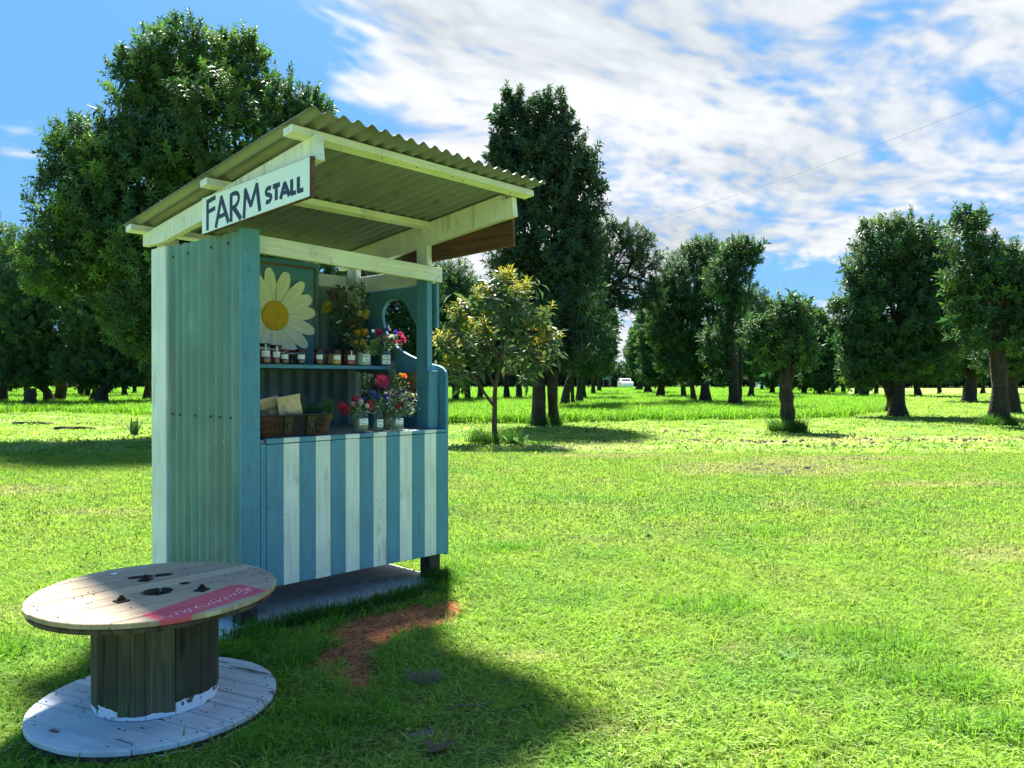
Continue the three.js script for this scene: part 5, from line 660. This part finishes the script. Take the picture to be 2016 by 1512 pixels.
  // unmown strip
  for (let i = 0; i < 90000 && tall.length < 46000; i++) { const d = 22 + 85 * Math.pow(r(), 1.8), x = (r() * 2 - 1) * (0.70 * d + 1); if (!tallAt(x, d)) continue; tall.push([x, d, 1 + 0.8 * r() + d * 0.012, 0.75 + 0.6 * r(), lin(0.110, 0.300, 0.010).lerp(lin(0.205, 0.335, 0.014), r() * 0.6).multiplyScalar(0.8 + 0.45 * r())]); }
  field('lawn_grass', tuft(15, 0.034, 0.0046, 0.045, 1.25, 1), near, 'short mown lawn grass close round the stall and spool');
  field('lawn_grass_beyond', tuft(13, 0.040, 0.0065, 0.075, 0.9, 2), mid, 'short mown lawn grass across the middle of the clearing');
  field('lawn_grass_far', tuft(12, 0.045, 0.010, 0.09, 0.9, 3), far, 'thin mown grass on the far side of the clearing');
  field('dry_grass', tuft(7, 0.03, 0.0035, 0.06, 2.2, 4), straw, 'dry straw-coloured grass clippings scattered on the lawn');
  field('tussock_grass', tuft(11, 0.085, 0.0045, 0.035, 0.7, 5), lush, 'longer bright green tussocks the mower missed');
  field('tall_grass', tuft(16, 0.30, 0.014, 0.24, 0.55, 6), tall, 'bright green unmown tall grass in front of the orchard rows');
  // mown leaf litter and clods on the far lawn
  const clod = new THREE.IcosahedronGeometry(0.05, 0), cl = []; clod.scale(1.5, 0.6, 1);
  for (const [u0, v0, a, b, n] of [[1530, 925, 1.3, 0.8, 150], [1640, 905, 1.4, 0.4, 70], [1450, 870, 3.2, 0.5, 90], [1850, 866, 3, 0.6, 80], [120, 835, 2.2, 0.6, 40], [1880, 840, 2, 0.5, 40], [1300, 850, 3, 0.5, 60], [1750, 880, 2.5, 0.5, 40]]) { const p = ground(u0, v0); for (let i = 0; i < n; i++) cl.push([p.x + (r() + r() - 1) * a, -p.z + (r() + r() - 1) * b, 0.3 + 0.9 * r() * r()]); }
  const m = new THREE.InstancedMesh(clod, S({ color: lin(1, 1, 1), map: grainTex, roughness: 1 }), cl.length); cl.forEach(([x, d, s], i) => { m.setMatrixAt(i, M4.compose(V(x, 0.012, -d), Q.setFromEuler(new THREE.Euler(r() * 0.6, r() * 6, r() * 0.6)), V(s, s, s))); m.setColorAt(i, r() < 0.5 ? lin(0.06, 0.045, 0.028) : lin(0.20, 0.155, 0.08)); });
  m.name = 'leaf_litter'; m.castShadow = m.receiveShadow = true; scene.add(m); tag(m, 'scattered brown leaf litter and clods on the far lawn', 'leaf litter', null, 'stuff');
  // crumbs of red soil
  const cr = []; for (let i = 0; i < 500; i++) { const sp = soilSpots[Math.floor(r() * soilSpots.length)], x = sp[0].x + (r() + r() - 1) * sp[1] * 1.2, d = -sp[0].z + (r() + r() - 1) * Math.max(sp[2], 0.08) * 1.6; if (soilAt(x, d) > 0.35 && !blocked(x, d)) cr.push([x, d, 0.04 + 0.10 * r() * r()]); }
  const cm = new THREE.InstancedMesh(new THREE.IcosahedronGeometry(0.05, 0), S({ color: lin(0.42, 0.13, 0.045), map: grainTex, roughness: 1 }), cr.length); cr.forEach(([x, d, s], i) => cm.setMatrixAt(i, M4.compose(V(x, -0.006, -d), Q.setFromEuler(new THREE.Euler(r() * 6, r() * 6, r() * 6)), V(s * 1.3, s, s)))); cm.name = 'soil_crumbs'; cm.castShadow = cm.receiveShadow = true; scene.add(cm); tag(cm, 'loose crumbs of red soil on the bare patch', 'soil', null, 'stuff');
}
// ---------------------------------------------------------------- small things on the lawn
{
  const DRY = S({ color: lin(0.34, 0.25, 0.15), map: rawWood, roughness: 0.9, side: THREE.DoubleSide }), r = RNG(51);
  const twig = (pts, rr, label) => { const b = ground(...pts[0]), g = thing('twig', label, 'twig', b); part(g, 'stick', tube(pts.map(([u, v], i) => ground(u, v).sub(b).add(V(0, 0.02 + 0.008 * (i % 2), 0))), rr, rr * 0.6, 6, 12), DRY); };
  twig([[880, 1410], [905, 1404], [940, 1400], [975, 1398]], 0.004, 'thin pale twig lying in the shade of the roof');
  twig([[905, 1322], [925, 1312], [950, 1302]], 0.004, 'short twig beside the tangled root clump');
  const leaf = (u, v, s, turn, label) => { const g = thing('dead_leaf', label, 'leaf', ground(u, v, 0.022), turn), q = petalGeo(s, s * 0.4, 0.25, 6); q.translate(-s / 2, 0, 0); part(g, 'leaf_blade', q, DRY); };
  leaf(868, 1478, 0.10, 0.3, 'large curled dead leaf with a broad end on the grass'); leaf(848, 1472, 0.07, 2.4, 'smaller dead leaf lying against the large curled one');
  // clump of dry roots
  const p = ground(836, 1348), g = thing('root_clump', 'tangled grey-brown clump of dry grass roots', 'root clump', p), gs = [];
  for (let i = 0; i < 170; i++) { const a = r() * 6.28, e = r() * 1.2, R_ = 0.03 + 0.05 * r(), c = V(Math.cos(a) * R_, 0.012 + 0.05 * r() * Math.sin(e), Math.sin(a) * R_ * 0.7); gs.push(tube([c.clone().multiplyScalar(0.4), c, c.clone().add(V((r() - 0.5) * 0.07, (r() - 0.2) * 0.03, (r() - 0.5) * 0.06))], 0.0016, 0.001, 4, 4)); }
  part(g, 'roots', gs, S({ color: lin(0.22, 0.18, 0.11), roughness: 1 }), 'stuff');
  const sp = ground(832, 1452), st2 = new THREE.IcosahedronGeometry(0.05, 3), q = st2.attributes.position; for (let i = 0; i < q.count; i++) { const n = 0.75 + 0.5 * noise(q.getX(i) * 30 + 5, q.getZ(i) * 30 + q.getY(i) * 20); q.setXYZ(i, q.getX(i) * n, q.getY(i) * n * 0.22, q.getZ(i) * n * 0.75); } st2.computeVertexNormals();
  const stone = part(scene, 'flat_stone', st2, S({ color: lin(0.20, 0.19, 0.17), map: grainTex, roughness: 0.9 })); stone.position.set(sp.x, 0.006, sp.z); tag(stone, 'flat dark grey stone half sunk in the grass', 'stone');
  // strap-leaved plant left of the stall
  const pp = ground(262, 858), pg = thing('strap_plant', 'low spiky strap-leaved plant on the lawn beside the stall', 'plant', pp), ls = []; for (let i = 0; i < 16; i++) { const w = petalGeo(0.42 * (0.6 + 0.6 * r()), 0.06, 0.2, 4); at(w, 0, 0, 0, 0, 0, 0.7 + 0.75 * r()); at(w, (r() - 0.5) * 0.15, 0, (r() - 0.5) * 0.1, 0, r() * 6.28, 0); ls.push(w); } ls.forEach((l) => part(pg, 'strap_leaf', l, fm(0.05, 0.11, 0.03)));
  // stump left
  const sb = ground(58, 806); const stump = part(scene, 'tree_stump', tube([V(0, -0.05, 0), V(0, 0.2, 0), V(0.03, 0.55, 0), V(0.02, 0.9, 0)], 0.24, (z) => 0.24 * (z < 0.2 ? 1.3 - 1.5 * z : 1) * (1 + 0.08 * Math.sin(z * 20)), 12, 12), BARK); stump.position.copy(sb); tag(stump, 'short grey tree stump in the tall grass left of the stall', 'tree stump');
  for (const [u, v] of [[46, 836], [75, 836], [165, 846], [130, 846]]) { const lp = ground(u, v), lg = part(scene, numbered('fallen_branch'), tube([V(-0.3, 0.03, 0), V(-0.1, 0.05, 0.02), V(0.12, 0.04, -0.02), V(0.3, 0.03, 0.03)], 0.045, 0.025, 7, 10), BARK); lg.position.copy(lp); tag(lg, 'short dark fallen branch on the mown edge left of the stall', 'branch', 'fallen branches left of the stall'); }
  // weed rosettes in the lawn
  for (const [u, v, s] of [[1555, 1303, 0.05], [1275, 1060, 0.06], [1830, 1056, 0.07], [1235, 1270, 0.045], [1020, 876, 0.35]]) { const wp = ground(u, v), wg = thing('weed_rosette', s > 0.3 ? 'low weed clump at the foot of the young tree' : 'flat broad-leaved weed rosette in the open lawn', 'weed', wp, 0, s > 0.3 ? undefined : 'weed rosettes in the lawn'); for (let i = 0; i < 11; i++) { const w = petalGeo(s * (0.5 + 0.6 * r()), s * 0.35, 0.3, 3); at(w, 0, 0, 0, 0, 0, 0.05 + 0.3 * r()); at(w, (r() - 0.5) * s * 0.5, 0.012, (r() - 0.5) * s * 0.5, 0, r() * 6.28, 0); part(wg, 'weed_leaf', w, fm(0.075, 0.18, 0.02)); } }
}
// ---------------------------------------------------------------- far end of the lane
{
  // parked car facing down the lane
  const d = 112, p = V((1231 - CX) / F * d, 0, -d), car = thing('parked_car', 'small white car parked at the end of the grass lane', 'car', p), WH = P({ color: lin(0.75, 0.76, 0.78), roughness: 0.3, clearcoat: 0.8 }), GL = P({ color: lin(0.03, 0.04, 0.05), roughness: 0.08 });
  const body = new THREE.Shape(); body.moveTo(-2.1, 0.35); body.lineTo(-2.1, 0.78); body.quadraticCurveTo(-2.0, 0.92, -1.2, 0.97); body.lineTo(1.9, 0.97); body.quadraticCurveTo(2.1, 0.9, 2.1, 0.35); body.closePath();
  const bg = new THREE.ExtrudeGeometry(body, { depth: 1.62, bevelEnabled: true, bevelSize: 0.06, bevelThickness: 0.06, bevelSegments: 2 }); bg.translate(0, 0, -0.81); bg.rotateY(Math.PI / 2); part(car, 'body', bg, WH);
  const cab = new THREE.Shape(); cab.moveTo(-1.0, 0.97); cab.lineTo(-0.35, 1.42); cab.lineTo(1.2, 1.45); cab.lineTo(1.7, 0.97); cab.closePath(); const cg = new THREE.ExtrudeGeometry(cab, { depth: 1.3, bevelEnabled: true, bevelSize: 0.05, bevelThickness: 0.08, bevelSegments: 2 }); cg.translate(0, 0, -0.65); cg.rotateY(Math.PI / 2); part(car, 'cabin', cg, WH);
  part(car, 'windscreen', board(V(0, 1.06, 0.98), V(0, 1.38, 0.50), 1.25, 0.03, SX), GL);
  for (const [x, z] of [[-0.78, 1.3], [0.78, 1.3], [-0.78, -1.3], [0.78, -1.3]]) { const w = part(car, 'wheel', at(new THREE.CylinderGeometry(0.31, 0.31, 0.2, 18), x, 0.31, z, 0, 0, Math.PI / 2), DARK); part(w, 'rim', at(new THREE.CylinderGeometry(0.19, 0.19, 0.215, 14), x, 0.31, z, 0, 0, Math.PI / 2), S({ color: lin(0.5, 0.5, 0.5), metalness: 0.7, roughness: 0.4 })); }
  for (const x of [-0.62, 0.62]) part(car, 'headlight', at(bx(0.32, 0.13, 0.06, 0.03), x, 0.72, 2.14), S({ color: lin(0.8, 0.82, 0.85), roughness: 0.15 }));
  // pole with a green cabinet
  const d2 = 104, pp = V((1201 - CX) / F * d2, 0, -d2), pole = thing('utility_pole', 'thin grey utility pole at the end of the grass lane', 'pole', pp);
  part(pole, 'pole_shaft', at(new THREE.CylinderGeometry(0.09, 0.13, 5.2, 12), 0, 2.6, 0), S({ color: lin(0.24, 0.25, 0.24), map: rawWood, roughness: 0.9 })); part(pole, 'crossarm', at(bx(1.3, 0.1, 0.1, 0.01), 0, 4.9, 0), LEGM);
  const cb = thing('water_tank', 'small green tank on a dark stand beside the utility pole', 'tank', V((1194 - CX) / F * d2, 0, -d2 - 0.4)); part(cb, 'tank_body', lathe([[0, 1.28], [0.42, 1.28], [0.44, 1.34], [0.44, 2.05], [0.3, 2.2], [0, 2.28]]), S({ color: lin(0.10, 0.22, 0.20), roughness: 0.5 })); part(cb, 'tank_lid', lathe([[0, 2.28], [0.22, 2.26], [0.2, 2.36], [0, 2.4]]), WHITE); for (const x of [-0.36, 0.36]) for (const z of [-0.36, 0.36]) part(cb, 'leg', at(bx(0.09, 1.27, 0.09, 0.005), x, 0.635, z), LEGM);
  // white shed glimpsed between trunks
  const d3 = 118, sp = V((1512 - CX) / F * d3, 0, -d3), sh = thing('white_shed', 'far white shed glimpsed between the orchard trunks', 'shed', sp); part(sh, 'wall', at(bx(2.6, 2.3, 4, 0.02), 0, 1.15, 0), WHITE); const rf = new THREE.Shape([[-2.3, 2.3], [2.3, 2.3], [0, 3.3]].map((q) => new THREE.Vector2(...q))); const rg = new THREE.ExtrudeGeometry(rf, { depth: 3.0, bevelEnabled: false }); rg.translate(0, 0.004, -1.5); rg.rotateY(Math.PI / 2); part(sh, 'roof', rg, ROOFM); part(sh, 'door', at(bx(0.7, 1.9, 0.06, 0.01), 0.3, 0.95, 2.02), LEGM);
}
// overhead wires, sagging between poles out of the picture
{
  const WIRE = S({ color: lin(0.09, 0.095, 0.105), roughness: 0.7 });
  const wire = (a, b, sag, rr, label, group) => { const A_ = atDepth(...a), B_ = atDepth(...b), pts = []; for (let i = 0; i <= 12; i++) { const q = i / 12, p = A_.clone().lerp(B_, q); p.y -= sag * 4 * q * (1 - q); pts.push(p); } const m = part(scene, numbered('power_line'), tube(pts, rr, rr, 5, 40), WIRE); tag(m, label, 'power line', group); };
  wire([1150, 470, 68], [2250, 75, 36], 0.8, 0.010, 'single thin overhead wire crossing the whole sky above the lane');
  for (const [dy, q] of [[0, 0], [9, 1], [16, 2]]) wire([1500, 555 + dy, 90], [2250, 300 + dy * 1.6, 52], 0.6, 0.012, 'thin overhead wire of the bundle behind the ivy-clad tree', 'bundle of overhead wires');
}
scene.traverse((o) => { if (o.isMesh) { o.castShadow = true; o.receiveShadow = true; } });
renderer.render(scene, camera);
